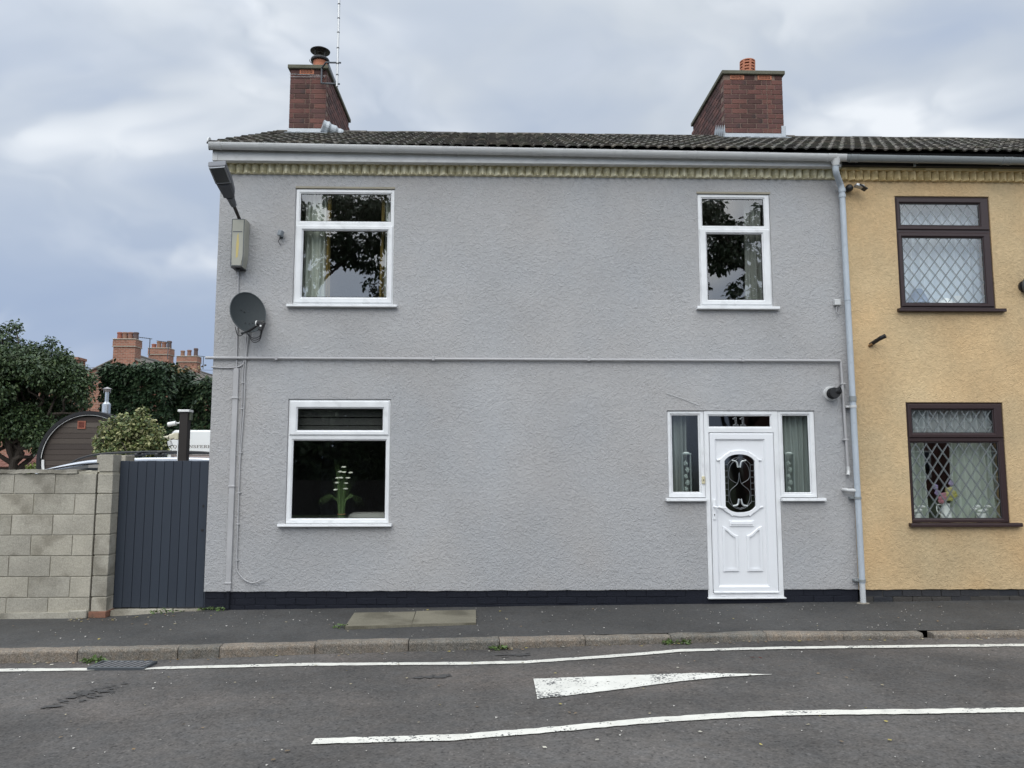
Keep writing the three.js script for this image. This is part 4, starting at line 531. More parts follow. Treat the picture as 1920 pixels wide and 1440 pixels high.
// ------------------------------------------------------------------ pipes, cables and fittings on the walls
{
  const d = thing('downpipe', 'pale blue grey downpipe with a swan neck between the two houses', 'downpipe');
  mesh('swan_neck', uvm(tube([[4.032, 5.2, 0.21], [4.032, 5.09, 0.205], [4.045, 5.04, 0.19], [4.125, 4.95, 0.1], [4.148, 4.9, 0.085], [4.15, 4.84, 0.085]], 0.036, 40, 14, 0.4)), mat.downpipe, d);
  const pipe = (y0, y1, r = 0.034) => uvm(rod([4.152 + (4.9 - y0) * 0.0052, y0, 0.085], [4.152 + (4.9 - y1) * 0.0052, y1, 0.085], r, r, 18));
  mesh('pipe', pipe(0.29, 4.9), mat.downpipe, d); mesh('pipe_shoe', pipe(0.07, 0.3, 0.031), M([0.55, 0.57, 0.58], 0.5, { map: dirt }), d);
  for (const y of [4.87, 4.80]) mesh('collar', pipe(y - 0.02, y + 0.02, 0.041), mat.downpipe, d); mesh('collar', pipe(3.535, 3.555, 0.038), mat.downpipe, d);
  mesh('collar', pipe(2.35, 2.41, 0.041), mat.gutterGrey, d); for (const [y, m] of [[2.29, mat.pvcOld], [1.245, mat.gutterGrey], [0.32, mat.gutterGrey]]) mesh('bracket', [pipe(y - 0.014, y + 0.014, 0.04), span(4.08 + (4.9 - y) * 0.005, 4.2 + (4.9 - y) * 0.005, y - 0.012, y + 0.012, 0, 0.075, 0.003)], m, d);
  mesh('mortar_base', blob(0.06, 4.18, 0.066, 0.07, [1.2, 0.3, 1], 4), M([0.2, 0.18, 0.15], 0.95), d);
  mesh('outlet', uvm(new THREE.CylinderGeometry(0.06, 0.038, 0.1, 18, 1, true).translate(4.032, 5.17, 0.212)), mat.pvcOld, d);
  const c = thing('conduit_pipe', 'thin grey painted pipe crossing the wall between the storeys', 'pipe');
  mesh('pipe', [tube([[-3.29, 2.84, 0.03], [-1, 2.836, 0.028], [1.5, 2.832, 0.028], [4.02, 2.83, 0.03], [4.066, 2.826, 0.03], [4.072, 2.79, 0.03], [4.085, 2.2, 0.03], [4.1, 1.6, 0.03]], 0.0165, 200, 8, 0.1)], mat.greyPipe, c);
  for (const x of [-2.5, -0.7, 1.1, 2.9]) mesh('clip', span(x, x + 0.03, 2.815, 2.862, 0, 0.05, 0.004), mat.greyPipe, c); for (const y of [2.55, 1.9]) mesh('clip', span(4.055, 4.115, y, y + 0.018, 0, 0.05, 0.003), mat.greyPipe, c);
  mesh('pipe_end', uvm(tube([[4.1, 1.6, 0.03], [4.1, 1.55, 0.035], [4.09, 1.52, 0.05], [4.08, 1.5, 0.06]], 0.02, 12)), mat.pvcOld, c);
  const o = thing('overflow_pipe', 'short pale overflow pipe running into the downpipe', 'pipe'); mesh('pipe', [tube([[4.04, 1.335, 0.0], [4.045, 1.335, 0.06], [4.075, 1.33, 0.085], [4.17, 1.325, 0.085]], 0.02, 24)], mat.pvcOld, o); mesh('joint', [rod([4.1, 1.329, 0.085], [4.125, 1.328, 0.085], 0.024)], mat.pvcOld, o);
  const v = thing('trunking', 'painted vertical trunking strip running down beside the cable', 'trunking'); mesh('strip', [span(-0.03, 0.03, 0.2, 2.7, 0, 0.026, 0.004)], mat.greyPipe, v); v.position.set(-2.94, 0.02, 0); for (const y of [2.35, 1.35, 0.28]) mesh('clip', span(-0.04, 0.036, y, y + 0.02, 0, 0.034, 0.004), mat.greyPipe, v); mesh('cable', [rod([0, 2.7, 0.012], [-0.02, 3.88, 0.012], 0.009)], mat.greyPipe, v); mesh('pipe_foot', rod([0.0, 0.0, 0.0], [0.0, 0.2, 0.0], 0.016), mat.plinth, v);
  const k = thing('cable', 'thin painted cable that ends in a loose curl near the plinth', 'cable'); mesh('run', [tube([[-2.815, 3.16, 0.02], [-2.84, 2.73, 0.014], [-2.838, 2.3, 0.014], [-2.86, 1.63, 0.014], [-2.858, 0.86, 0.014], [-2.855, 0.5, 0.014], [-2.83, 0.42, 0.016], [-2.76, 0.345, 0.02], [-2.66, 0.312, 0.03], [-2.545, 0.355, 0.045]], 0.0075, 120, 6), tube([[-2.835, 3.15, 0.02], [-2.862, 2.73, 0.014], [-2.862, 2.3, 0.014], [-2.872, 1.63, 0.014]], 0.006, 60, 6)], mat.greyPipe, k); for (const y of [2.55, 2.25, 1.75, 1.3, 0.95, 0.55]) mesh('clip', span(-2.875, -2.84, y, y + 0.014, 0, 0.024, 0.002), mat.greyPipe, k);
  const b = thing('cable', 'painted cable bending round the left corner below the pipe', 'cable'); mesh('run', [tube([[-3.225, 2.735, 0.012], [-3.1, 2.728, 0.012], [-2.97, 2.73, 0.014], [-2.88, 2.76, 0.014], [-2.845, 2.85, 0.014], [-2.84, 3.1, 0.014]], 0.008, 40, 6)], mat.greyPipe, b);
  tag(mesh('cable', tube([[2.02, 2.445, 0.009], [2.2, 2.385, 0.009], [2.38, 2.31, 0.009]], 0.003, 20, 6), mat.pvcOld), 'thin painted cable slanting down to the door head', 'cable');
  const bx = thing('junction_box', 'small grey junction box with a looped wire beside the downpipe', 'junction box', [4.06, 3.525, 0]); mesh('box', uvm(new RoundedBoxGeometry(0.075, 0.07, 0.05, 2, 0.008).translate(0, 0, 0.025)), mat.pvcOld, bx); mesh('wire', [tube([[0.0, -0.03, 0.03], [-0.015, -0.1, 0.03], [0.01, -0.14, 0.03], [0.02, -0.05, 0.03]], 0.005, 16, 6)], mat.greyPipe, bx);
  const fl = thing('boiler_flue', 'black boiler flue with a white collar above the side light', 'flue', [3.945, 2.445, 0]); mesh('collar', uvm(new THREE.CylinderGeometry(0.082, 0.088, 0.025, 24).rotateX(Math.PI / 2).translate(0, 0, 0.012)), mat.pvcOld, fl); mesh('pipe', [rod([0, 0, 0], [0, 0, 0.14], 0.058, 0.058, 20), rod([0, 0, 0.05], [0, 0, 0.06], 0.066, 0.066, 20), rod([0, 0, 0.09], [0, 0, 0.1], 0.066, 0.066, 20), rod([0, 0, 0.09], [0.052, 0.03, 0.135], 0.04, 0.04, 18)], mat.black, fl); mesh('outlet', [uvm(new THREE.TorusGeometry(0.037, 0.008, 8, 20).rotateY(0.85).rotateX(-0.3).translate(0.056, 0.033, 0.138))], mat.blackMatt, fl);
  const bell = thing('doorbell', 'small cream doorbell on the frame left of the door', 'doorbell', [2.426, 1.446, -0.006]); mesh('plate', uvm(new RoundedBoxGeometry(0.036, 0.085, 0.018, 2, 0.005)), M([0.6, 0.54, 0.36], 0.5), bell); mesh('button', uvm(new THREE.CylinderGeometry(0.007, 0.007, 0.006, 12).rotateX(Math.PI / 2).translate(0, 0, 0.011)), mat.steelDark, bell);
  const s = thing('security_sensor', 'small grey sensor with a dangling wire left of the upper window', 'sensor', [-2.48, 4.29, 0]); mesh('body', [uvm(new RoundedBoxGeometry(0.055, 0.07, 0.06, 2, 0.012).rotateY(-0.4).rotateZ(-0.25).translate(0.008, 0.01, 0.065))], M([0.2, 0.22, 0.24], 0.4), s); mesh('mount', [rod([0, -0.01, 0], [0, 0, 0.05], 0.018), cbox(0.045, 0.05, 0.012, 0.003, 0, -0.01, 0.006)], mat.steelDark, s); mesh('wire', tube([[0, -0.03, 0.03], [-0.025, -0.07, 0.02], [0.0, -0.12, 0.015]], 0.004, 12, 6), mat.black, s);
  const fl2 = thing('flood_light', 'small black and silver flood light at the top of the yellow wall', 'flood light', [4.235, 4.905, 0]); mesh('mount', [uvm(new THREE.SphereGeometry(0.045, 16, 12).translate(0.02, 0.005, 0.06)), rod([0.02, 0, 0], [0.02, 0.005, 0.05], 0.03)], mat.black, fl2); mesh('head', [uvm(new RoundedBoxGeometry(0.1, 0.035, 0.08, 2, 0.01).rotateZ(-0.25).translate(0.115, 0.01, 0.11))], mat.steel, fl2); mesh('rim', [uvm(new RoundedBoxGeometry(0.11, 0.018, 0.09, 2, 0.006).rotateZ(-0.55).translate(0.15, -0.008, 0.115))], mat.black, fl2);
  const vt = thing('vent_pipe', 'short angled black pipe stub sticking out of the yellow wall', 'pipe stub', [4.46, 3.03, 0]); mesh('pipe', [rod([-0.01, 0, 0.0], [0.045, 0.055, 0.13], 0.024), rod([0.045, 0.055, 0.13], [0.085, 0.075, 0.17], 0.026)], mat.black, vt); mesh('stub_end', rod([-0.03, -0.02, 0.0], [-0.01, 0, 0.04], 0.016), M([0.2, 0.11, 0.04], 0.8), vt);
  const sm = thing('wall_lamp', 'dark round fitting on the yellow wall at the right edge', 'wall fitting', [6.335, 3.735, 0]); mesh('body', uvm(new THREE.SphereGeometry(0.075, 20, 14).scale(0.8, 1.3, 0.7).translate(0, 0, 0.06)), mat.steelDark, sm); mesh('base', rod([0, 0, 0], [0, 0, 0.03], 0.07, 0.07, 20), mat.black, sm);
}
{ // street lamp on its bracket box
  const t = thing('street_lamp', 'wall mounted street lamp with a stained cream bracket box', 'street lamp', [-2.93, 4.44, 0]);
  const boxM = M([0.37, 0.365, 0.31], 0.6, { map: dirt });
  mesh('bracket_box', ext(poly([[-0.062, -0.56], [0.052, -0.56], [0.075, -0.44], [0.078, 0], [-0.074, 0], [-0.078, -0.4]]), 0.16, 0, 0.006), boxM, t);
  mesh('cover', ext(poly([[-0.055, -0.553], [0.045, -0.553], [0.066, -0.44], [0.068, -0.012], [-0.064, -0.012], [-0.068, -0.4]]), 0.012, 0.16, 0.003), boxM, t);
  mesh('cover_seam', [ring([-0.072, 0.072, -0.556, -0.006], [-0.064, 0.064, -0.55, -0.013], 0.1735, 0.003, 0.0005), box(-0.055, 0.05, -0.16, -0.151, 0.171, 0.1745)], mat.steelDark, t);
  mesh('stain', ext(poly([[-0.012, -0.47], [0.01, -0.45], [0.018, -0.3], [0.008, -0.17], [-0.006, -0.2], [-0.014, -0.33]]), 0.001, 0.172), M([0.52, 0.42, 0.17], 0.8), t);
  mesh('base_plate', [box(-0.066, 0.055, -0.575, -0.561, 0.0, 0.175), rod([-0.01, -0.6, 0.1], [-0.01, -0.56, 0.1], 0.025)], mat.black, t);
  const a = [0.0, -0.01, 0.1], b = [0, 0.105, 0.36]; mesh('arm', [rod(a, b, 0.019, 0.019, 14)], M([0.03, 0.022, 0.022], 0.6), t);
  const head = new THREE.Group(); head.name = 'lamp_head'; head.position.set(0, 0.105, 0.36); head.rotation.x = -0.42; head.rotation.z = 0.12; t.add(head);
  const hm = M([0.12, 0.125, 0.14], 0.45, { metalness: 0.3 });
  mesh('neck', [rod([0, 0, -0.02], [0, 0, 0.12], 0.034, 0.045, 16)], hm, head);
  const top = poly([[-0.035, 0.08], [-0.075, 0.2], [-0.09, 0.36], [-0.09, 0.6], [0.09, 0.6], [0.09, 0.36], [0.075, 0.2], [0.035, 0.08]]);
  mesh('housing', ext(top, 0.085, 0, 0.018).rotateX(Math.PI / 2).translate(0, 0.055, 0), hm, head);
  mesh('lens_frame', ring([-0.083, 0.083, 0.36, 0.592], [-0.07, 0.07, 0.372, 0.58], 0, 0.014, 0.003).rotateX(Math.PI / 2).translate(0, -0.044, 0), M([0.3, 0.31, 0.33], 0.3, { metalness: 0.5 }), head);
  mesh('lens', box(-0.072, 0.072, -0.04, -0.034, 0.37, 0.582), M([0.07, 0.075, 0.078], 0.15), head);
  mesh('gear_hatch', [cbox(0.12, 0.012, 0.2, 0.004, 0, -0.036, 0.24), cbox(0.07, 0.006, 0.04, 0.002, 0.005, -0.044, 0.31)], M([0.09, 0.095, 0.11], 0.5), head);
}
{ // satellite dish
  const t = thing('satellite_dish', 'dark grey satellite dish on the left end of the grey wall', 'satellite dish', [-2.8, 3.33, 0.16]);
  const dg = new THREE.Group(); dg.name = 'reflector'; t.add(dg);
  const n = V(0.62, 0.28, 0.8).normalize(); dg.quaternion.setFromUnitVectors(V(0, 0, 1), n);
  const N = 16, prof = []; for (let i = 0; i <= N; i++) prof.push(new THREE.Vector2(0.235 * i / N, 0.05 * (i / N) ** 2)); prof.push(new THREE.Vector2(0.24, 0.052), new THREE.Vector2(0.241, 0.044)); for (let i = N; i >= 0; i--) prof.push(new THREE.Vector2(0.235 * i / N, 0.05 * (i / N) ** 2 - 0.008));
  const dm = M([0.019, 0.026, 0.029], 0.7);
  dg.scale.setScalar(0.92); mesh('dish', uvm(new THREE.LatheGeometry(prof, 40).rotateX(Math.PI / 2).scale(0.93, 1.12, 1)), dm, dg);
  mesh('rim', uvm(new THREE.TorusGeometry(0.238, 0.007, 8, 48).scale(0.93, 1.12, 1).translate(0, 0, 0.05)), M([0.05, 0.06, 0.065], 0.6), dg);
  for (const [x, y] of [[-0.07, 0.03], [-0.03, 0.015], [-0.02, -0.14], [0.03, -0.14], [0.07, -0.12]]) mesh('bolt', rod([x, y, 0.003 + (x * x + y * y) * 0.9], [x, y, 0.012 + (x * x + y * y) * 0.9], 0.006), mat.black, dg);
  const L = V(0.175, -0.105, 0.24);
  mesh('arm', [tube([[-0.03, -0.235, 0.05], [0.06, -0.225, 0.12], [0.19, -0.17, 0.2]], 0.014, 16, 8)], mat.black, t);
  const rc = new THREE.Group(); rc.name = 'receiver'; rc.position.set(0.05, -0.05, -0.02); t.add(rc);
  mesh('feed_horn', [uvm(new THREE.CylinderGeometry(0.026, 0.026, 0.05, 16).rotateZ(Math.PI / 2 - 0.1).translate(0.16, -0.1, 0.235)), uvm(new RoundedBoxGeometry(0.05, 0.105, 0.055, 2, 0.01).rotateZ(-0.35).translate(0.195, -0.135, 0.245)), uvm(new RoundedBoxGeometry(0.075, 0.05, 0.05, 2, 0.01).translate(0.185, -0.097, 0.24))], mat.black, rc);
  mesh('receiver_cap', uvm(new THREE.CylinderGeometry(0.029, 0.029, 0.014, 18).rotateZ(Math.PI / 2 - 0.1).translate(0.132, -0.098, 0.23)), mat.white, rc); mesh('sticker', cbox(0.018, 0.018, 0.002, 0.0005, 0.19, -0.135, 0.276), mat.white, rc);
  for (const k of [0, 1, 2]) mesh('cable', tube([[0.235 + k * 0.008, -0.235, 0.22], [0.21, -0.29 - k * 0.022, 0.18], [0.12, -0.3 - k * 0.022, 0.12], [0.04, -0.245, 0.06], [-0.02 + k * 0.01, -0.22, -0.08]], 0.0048, 30, 6), mat.black, t);
  mesh('cable', tube([[-0.13, -0.15, -0.02], [-0.1, -0.24, -0.02], [-0.05, -0.25, 0.0], [0.0, -0.21, 0.03]], 0.0048, 20, 6), mat.black, t);
  mesh('mount', [rod([0, -0.06, -0.16], [0, -0.06, -0.02], 0.02), cbox(0.1, 0.16, 0.012, 0.003, 0, -0.06, -0.152), rod([0, -0.14, -0.06], [0, 0.04, -0.03], 0.02)], mat.steelDark, t);
}
{ // aerial pole on the left chimney
  const t = thing('aerial_pole', 'silver aerial pole with dark bands strapped to the left chimney', 'aerial pole', [-2.27, 7.1, -1.86]);
  mesh('pole', [rod([0, -0.02, 0], [0.0, 1.75, 0], 0.017, 0.017, 12)], M([0.55, 0.56, 0.57], 0.35, { metalness: 0.4 }), t);
  for (const y of [0.15, 0.32, 0.56, 0.8, 1.02, 1.24, 1.45]) mesh('band', rod([0, y, 0], [0, y + 0.014, 0], 0.0195), mat.black, t);
  mesh('bracket', [[[-0.25, 0.31, -0.1], [-0.17, 0.345, 0.0]], [[-0.17, 0.345, 0.0], [0.05, 0.345, 0.0]], [[-0.25, 0.31, -0.1], [-0.25, 0.08, -0.1]], [[-0.25, 0.08, -0.1], [-0.17, 0.025, 0.0]], [[-0.17, 0.025, 0.0], [0.04, 0.02, 0.0]], [[-0.14, 0.34, -0.02], [-0.02, 0.03, -0.01]]].map(([a, b]) => rod(a, b, 0.013, 0.013, 8)), mat.steelDark, t);
  mesh('lashing_wire', [rod([-0.73, 0.235, -0.136], [-0.2, 0.215, -0.136], 0.003, 0.003, 6), rod([-0.73, 0.19, -0.136], [-0.2, 0.195, -0.136], 0.003, 0.003, 6)], mat.steel, t);
}

// ------------------------------------------------------------------ block wall, pier, gate
const blockM = [[0.96, 0.94, 0.91], [0.92, 0.905, 0.875], [0.86, 0.845, 0.82], [0.97, 0.945, 0.90]].map((c) => M(c, 0.92, { map: concCol, bumpMap: concBump, bumpScale: 0.004 }));
const roughen = (g, amp, fq = 30, s = 0) => { const p = g.attributes.position; for (let i = 0; i < p.count; i++) { const a = p.getX(i), b = p.getY(i), c = p.getZ(i); p.setXYZ(i, a + (fbm(nA, b * fq + s + 50, c * fq + 50, 256, 2) - 0.5) * amp, b + (fbm(nB, a * fq + s + 50, c * fq + 50, 256, 2) - 0.5) * amp, c + (fbm(nC, a * fq + s + 50, b * fq + 50, 256, 2) - 0.5) * amp); } return uvm(g, s, s * 0.7); };
{
  const w = thing('block_wall', 'weathered grey concrete block wall left of the gate', 'block wall'), r = rngOf(55), top = 1.522, x1 = -4.412;
  mesh('mortar_joint', [box(-9.5, x1 - 0.006, -0.3, top - 0.006, -0.09, 0.092)], mat.conMortar, w);
  const bgm = new Map(), geo = (wd, v) => { const k = wd.toFixed(2) + v; if (!bgm.has(k)) bgm.set(k, roughen(uvm(new RoundedBoxGeometry(wd - 0.008, 0.217, 0.2, 2, 0.005)), 0.006, 14, v * 3.1 + wd)); return bgm.get(k); };
  for (let c = 0; c < 7; c++) { let x = x1, first = c % 2 ? 0.225 : 0.45; const y = top - 0.1125 - c * 0.225; while (x > -9.3) { const wd = first; first = 0.45; const o = mesh('concrete_block', geo(wd, Math.floor(r() * 4)), c === 0 && r() < 0.6 ? blockM[2] : blockM[Math.floor(r() * 4)], w); o.position.set(x - wd / 2, y, 0.002 + (r() - 0.5) * 0.004); o.rotation.z = (r() - 0.5) * 0.004; if (r() < 0.5) o.rotation.y = Math.PI; x -= wd; } }
  for (let x = x1 - 0.2; x > -9.3; x -= 0.6) { const g = roughen(uvm(new THREE.BoxGeometry(0.595, 0.042, 0.235, 12, 2, 5)), 0.022, 11, x); const o = mesh('coping_slab', g, blockM[2], w); o.position.set(x - 0.31, top + 0.021, 0.0); o.rotation.z = (r() - 0.5) * 0.01; }
  mesh('coping_slab', roughen(uvm(new THREE.BoxGeometry(0.2, 0.03, 0.2, 8, 2, 5)), 0.03, 16, 3), mat.conMortar, w).position.set(x1 - 0.1, top + 0.01, 0);
  mesh('footing', roughen(uvm(new THREE.BoxGeometry(5, 0.12, 0.16, 60, 2, 2)), 0.014, 9, 2), blockM[1], w).position.set(-6.93, -0.045, 0.05);
  mesh('footing_stone', roughen(uvm(new RoundedBoxGeometry(0.2, 0.09, 0.18, 2, 0.012)), 0.012, 12, 5), blockM[0], w).position.set(-4.52, -0.005, 0.055);
  const p = thing('gate_pier', 'slim pier of stacked concrete blocks on a red brick', 'gate pier', [-4.312, 0, 0]);
  mesh('mortar_core', box(-0.078, 0.07, 0.03, 1.73, -0.085, 0.088), mat.conMortar, p);
  for (let c = 0; c < 8; c++) { const h = c === 0 ? 0.2 : 0.225, y = c === 0 ? 1.64 : 1.522 - 0.1125 - (c - 1) * 0.225 + 0.004; const g = roughen(uvm(new RoundedBoxGeometry(c === 0 ? 0.155 : 0.165, h - 0.012, 0.2, 2, 0.006)), 0.007, 14, c * 1.7); const o = mesh('concrete_block', g, c === 0 ? blockM[2] : blockM[c % 4], p); o.position.set(-0.003 + (r() - 0.5) * 0.006, y, 0.001); o.rotation.z = (r() - 0.5) * 0.008; }
  mesh('brick', roughen(uvm(new RoundedBoxGeometry(0.185, 0.07, 0.2, 2, 0.008)), 0.008, 14, 2), M([0.24, 0.115, 0.075], 0.9, { map: brickCol, bumpMap: concBump, bumpScale: 0.003 }), p).position.set(0.0, -0.008, 0.03);
  const l = thing('coping_stone', 'pale concrete stone behind the pier, just above the gate', 'coping stone', [-4.81, 1.69, -1.15]); mesh('stone', roughen(uvm(new RoundedBoxGeometry(0.36, 0.1, 0.25, 2, 0.008)), 0.006, 12, 3), blockM[3], l); mesh('rear_wall', [box(-0.17, 0.17, -1.7, -0.05, -0.1, 0.1)], blockM[1], l);
  // gate
  const g = thing('garden_gate', 'slate blue boarded gate between the pier and the house', 'gate', [-4.23, 0.025, -0.06]);
  const W = 1.0, n = 10, bw = W / n; for (let k = 0; k < n; k++) { const gg = uvm(new RoundedBoxGeometry(bw - 0.0035, 1.63 + (r() - 0.5) * 0.008, 0.022, 2, 0.004), r() * 4, r() * 4); const o = mesh('board', gg, r() < 0.5 ? mat.gate : mat.gateB, g); o.position.set(0.0 + bw * (k + 0.5), 0.825, (r() - 0.5) * 0.004); }
  mesh('stile', span(W + 0.004, W + 0.028, 0.0, 1.66, -0.05, 0.022, 0.003), mat.gateB, g); for (const y of [0.2, 0.85, 1.45]) mesh('rail', span(0, W, y, y + 0.1, -0.05, -0.014, 0.003), mat.gate, g);
  for (const y of [0.86, 1.13]) mesh('latch_hole', uvm(new THREE.CylinderGeometry(0.014, 0.014, 0.01, 14).scale(1.2, 1, y < 1 ? 1 : 0.7).rotateX(Math.PI / 2).rotateZ(y < 1 ? 0 : Math.PI / 2).translate(0.955, y, 0.01)), mat.blackMatt, g);
  mesh('gate_step', roughen(uvm(new THREE.BoxGeometry(1.0, 0.06, 0.12, 20, 2, 3)), 0.01, 10, 4), blockM[3], g).position.set(0.52, -0.035, 0.04);
}

// ------------------------------------------------------------------ yard behind the gate
{
  const t = thing('gate_post', 'tall dark brown square post with a white cap behind the gate', 'post', [-4.352, 0, -2.15]);
  mesh('shaft', span(-0.058, 0.058, -0.1, 2.36, -0.058, 0.058, 0.005), M([0.022, 0.0175, 0.0155], 0.75, { bumpMap: woodBump, bumpScale: 0.002 }), t); mesh('cap', span(-0.08, 0.08, 2.362, 2.395, -0.08, 0.08, 0.004), mat.white, t); mesh('edge_strip', span(-0.07, -0.0595, 0, 2.02, 0.0, 0.058, 0.001), mat.pvc, t); mesh('bracket', [box(0.06, 0.085, 2.25, 2.36, -0.05, 0.02)], M([0.12, 0.14, 0.1], 0.8), t);
  const c = thing('security_camera', 'small white bullet camera on the left of the brown post', 'security camera', [-4.42, 2.2, -2.15]); const q = mesh('body', [uvm(new THREE.CylinderGeometry(0.032, 0.032, 0.11, 18).rotateZ(Math.PI / 2 + 0.18).translate(-0.1, -0.005, 0.03))], mat.white, c); mesh('bracket', [rod([-0.05, 0.005, 0.02], [0.01, 0.005, 0], 0.012), rod([-0.004, 0.0, 0], [-0.004, 0.07, 0], 0.012, 0.004)], mat.white, c); mesh('lens', uvm(new THREE.CylinderGeometry(0.026, 0.026, 0.006, 16).rotateZ(Math.PI / 2 + 0.18).translate(-0.158, -0.016, 0.03)), mat.black, c);
  const d = thing('security_light', 'cream twin head security light low on the brown post', 'security light', [-4.42, 2.02, -2.15]); const cm = M([0.6, 0.56, 0.42], 0.5); mesh('housing', [uvm(new RoundedBoxGeometry(0.06, 0.1, 0.08, 3, 0.012).translate(-0.02, 0, 0.03)), uvm(new RoundedBoxGeometry(0.09, 0.085, 0.07, 3, 0.025).rotateZ(0.3).translate(-0.085, -0.005, 0.035))], cm, d); mesh('head', [uvm(new THREE.CylinderGeometry(0.026, 0.032, 0.07, 16).rotateZ(0.35).translate(-0.115, -0.1, 0.04))], mat.pvcOld, d); mesh('head', [uvm(new THREE.ConeGeometry(0.03, 0.08, 14).rotateZ(1.45).translate(-0.18, -0.01, 0.03))], cm, d);
}
{ // caravan end
  const t = thing('caravan', 'white touring caravan with lettering, half hidden behind the brown post', 'caravan', [-7.95, 0, -13.15]);
  const s = new THREE.Shape(); s.moveTo(-1.22, 0.55); s.lineTo(1.1, 0.55); s.lineTo(1.08, 2.5); s.quadraticCurveTo(1.05, 2.6, 0.95, 2.6); s.lineTo(-1.02, 2.6); s.quadraticCurveTo(-1.15, 2.58, -1.2, 2.3); s.lineTo(-1.235, 1.9); s.closePath();
  mesh('body', ext(s, 5, -5, 0.05), M([0.82, 0.83, 0.82], 0.3), t); mesh('end_window', ext(poly([[-1.1, 1.25], [0.98, 1.25], [0.98, 1.91], [-1.1, 1.91]]), 0.02, 0.0, 0.008), M([0.22, 0.19, 0.18], 0.15), t); mesh('window_blind', box(-1.0, 0.9, 1.3, 1.86, 0.021, 0.026), M([0.42, 0.35, 0.33], 0.8), t); mesh('trim', box(-1.2, 1.06, 1.925, 1.955, 0.0, 0.02), mat.blackMatt, t);
  for (const x of [-1.1, 0.98]) mesh('wheel', uvm(new THREE.CylinderGeometry(0.32, 0.32, 0.18, 20).rotateZ(Math.PI / 2).translate(x * 0.95, 0.32, -2.6)), mat.black, t);
  const g = new TextGeometry('QUEENSFERRY', { font, size: 0.078, depth: 0.004, curveSegments: 3 }); g.computeBoundingBox(); const b = g.boundingBox, k = 1.17 / (b.max.x - b.min.x); g.translate(-b.min.x, 0, 0).scale(k, 1.0, 1).translate(-1.06, 2.095, 0.002); mesh('lettering', uvm(g), M([0.1, 0.075, 0.06], 0.6), t);
}
{ // silver car with roof rails
  const t = thing('parked_car', 'silver estate car with black roof rails behind the block wall', 'car', [0, 0, -5.3]);
  const silver = M([0.50, 0.53, 0.58], 0.22, { metalness: 0.35 }), side = new THREE.Shape(); side.moveTo(-8.6, 0.35); side.lineTo(-4.1, 0.35); side.lineTo(-4.05, 0.95); side.lineTo(-8.55, 0.95); side.quadraticCurveTo(-8.72, 0.7, -8.6, 0.35); mesh('body', ext(side, 1.8, -0.9, 0.06), silver, t);
  mesh('cabin_glass', ext(poly([[-8.25, 0.93], [-7.55, 1.54], [-6.9, 1.65], [-4.35, 1.65], [-4.1, 0.93]]), 1.56, -0.78, 0.08), M([0.02, 0.022, 0.025], 0.06), t);
  const rs = new THREE.Shape(); rs.moveTo(-7.82, 1.49); rs.quadraticCurveTo(-7.35, 1.64, -6.9, 1.70); rs.quadraticCurveTo(-6.0, 1.765, -5.1, 1.745); rs.quadraticCurveTo(-4.6, 1.73, -4.3, 1.66); rs.lineTo(-4.32, 1.44); rs.lineTo(-6.9, 1.45); rs.lineTo(-7.75, 1.36); rs.closePath(); mesh('roof', ext(rs, 1.5, -0.75, 0.03), silver, t);
  mesh('roof_seam', tube([[-7.6, 1.535, 0.76], [-7.0, 1.63, 0.765], [-6.2, 1.665, 0.765], [-4.6, 1.66, 0.765]], 0.012, 30, 6), mat.black, t);
  for (const z of [-0.6, 0.6]) mesh('roof_rail', [tube([[-7.3, 1.64, z], [-7.1, 1.74, z], [-6.75, 1.81, z], [-6.0, 1.845, z], [-5.0, 1.835, z], [-4.5, 1.74, z]], 0.018, 40, 8)], mat.black, t);
  for (const x of [-6.1, -5.75]) mesh('cross_bar', [span(x - 0.035, x + 0.035, 1.815, 1.85, -0.75, 0.72, 0.01), span(x - 0.09, x + 0.09, 1.76, 1.82, 0.56, 0.68, 0.02)], mat.black, t);
  for (const [x, z] of [[-7.8, 0.82], [-5, 0.82], [-7.8, -0.82], [-5, -0.82]]) mesh('wheel', uvm(new THREE.CylinderGeometry(0.33, 0.33, 0.2, 24).rotateX(Math.PI / 2).translate(x, 0.33, z)), mat.black, t);
}
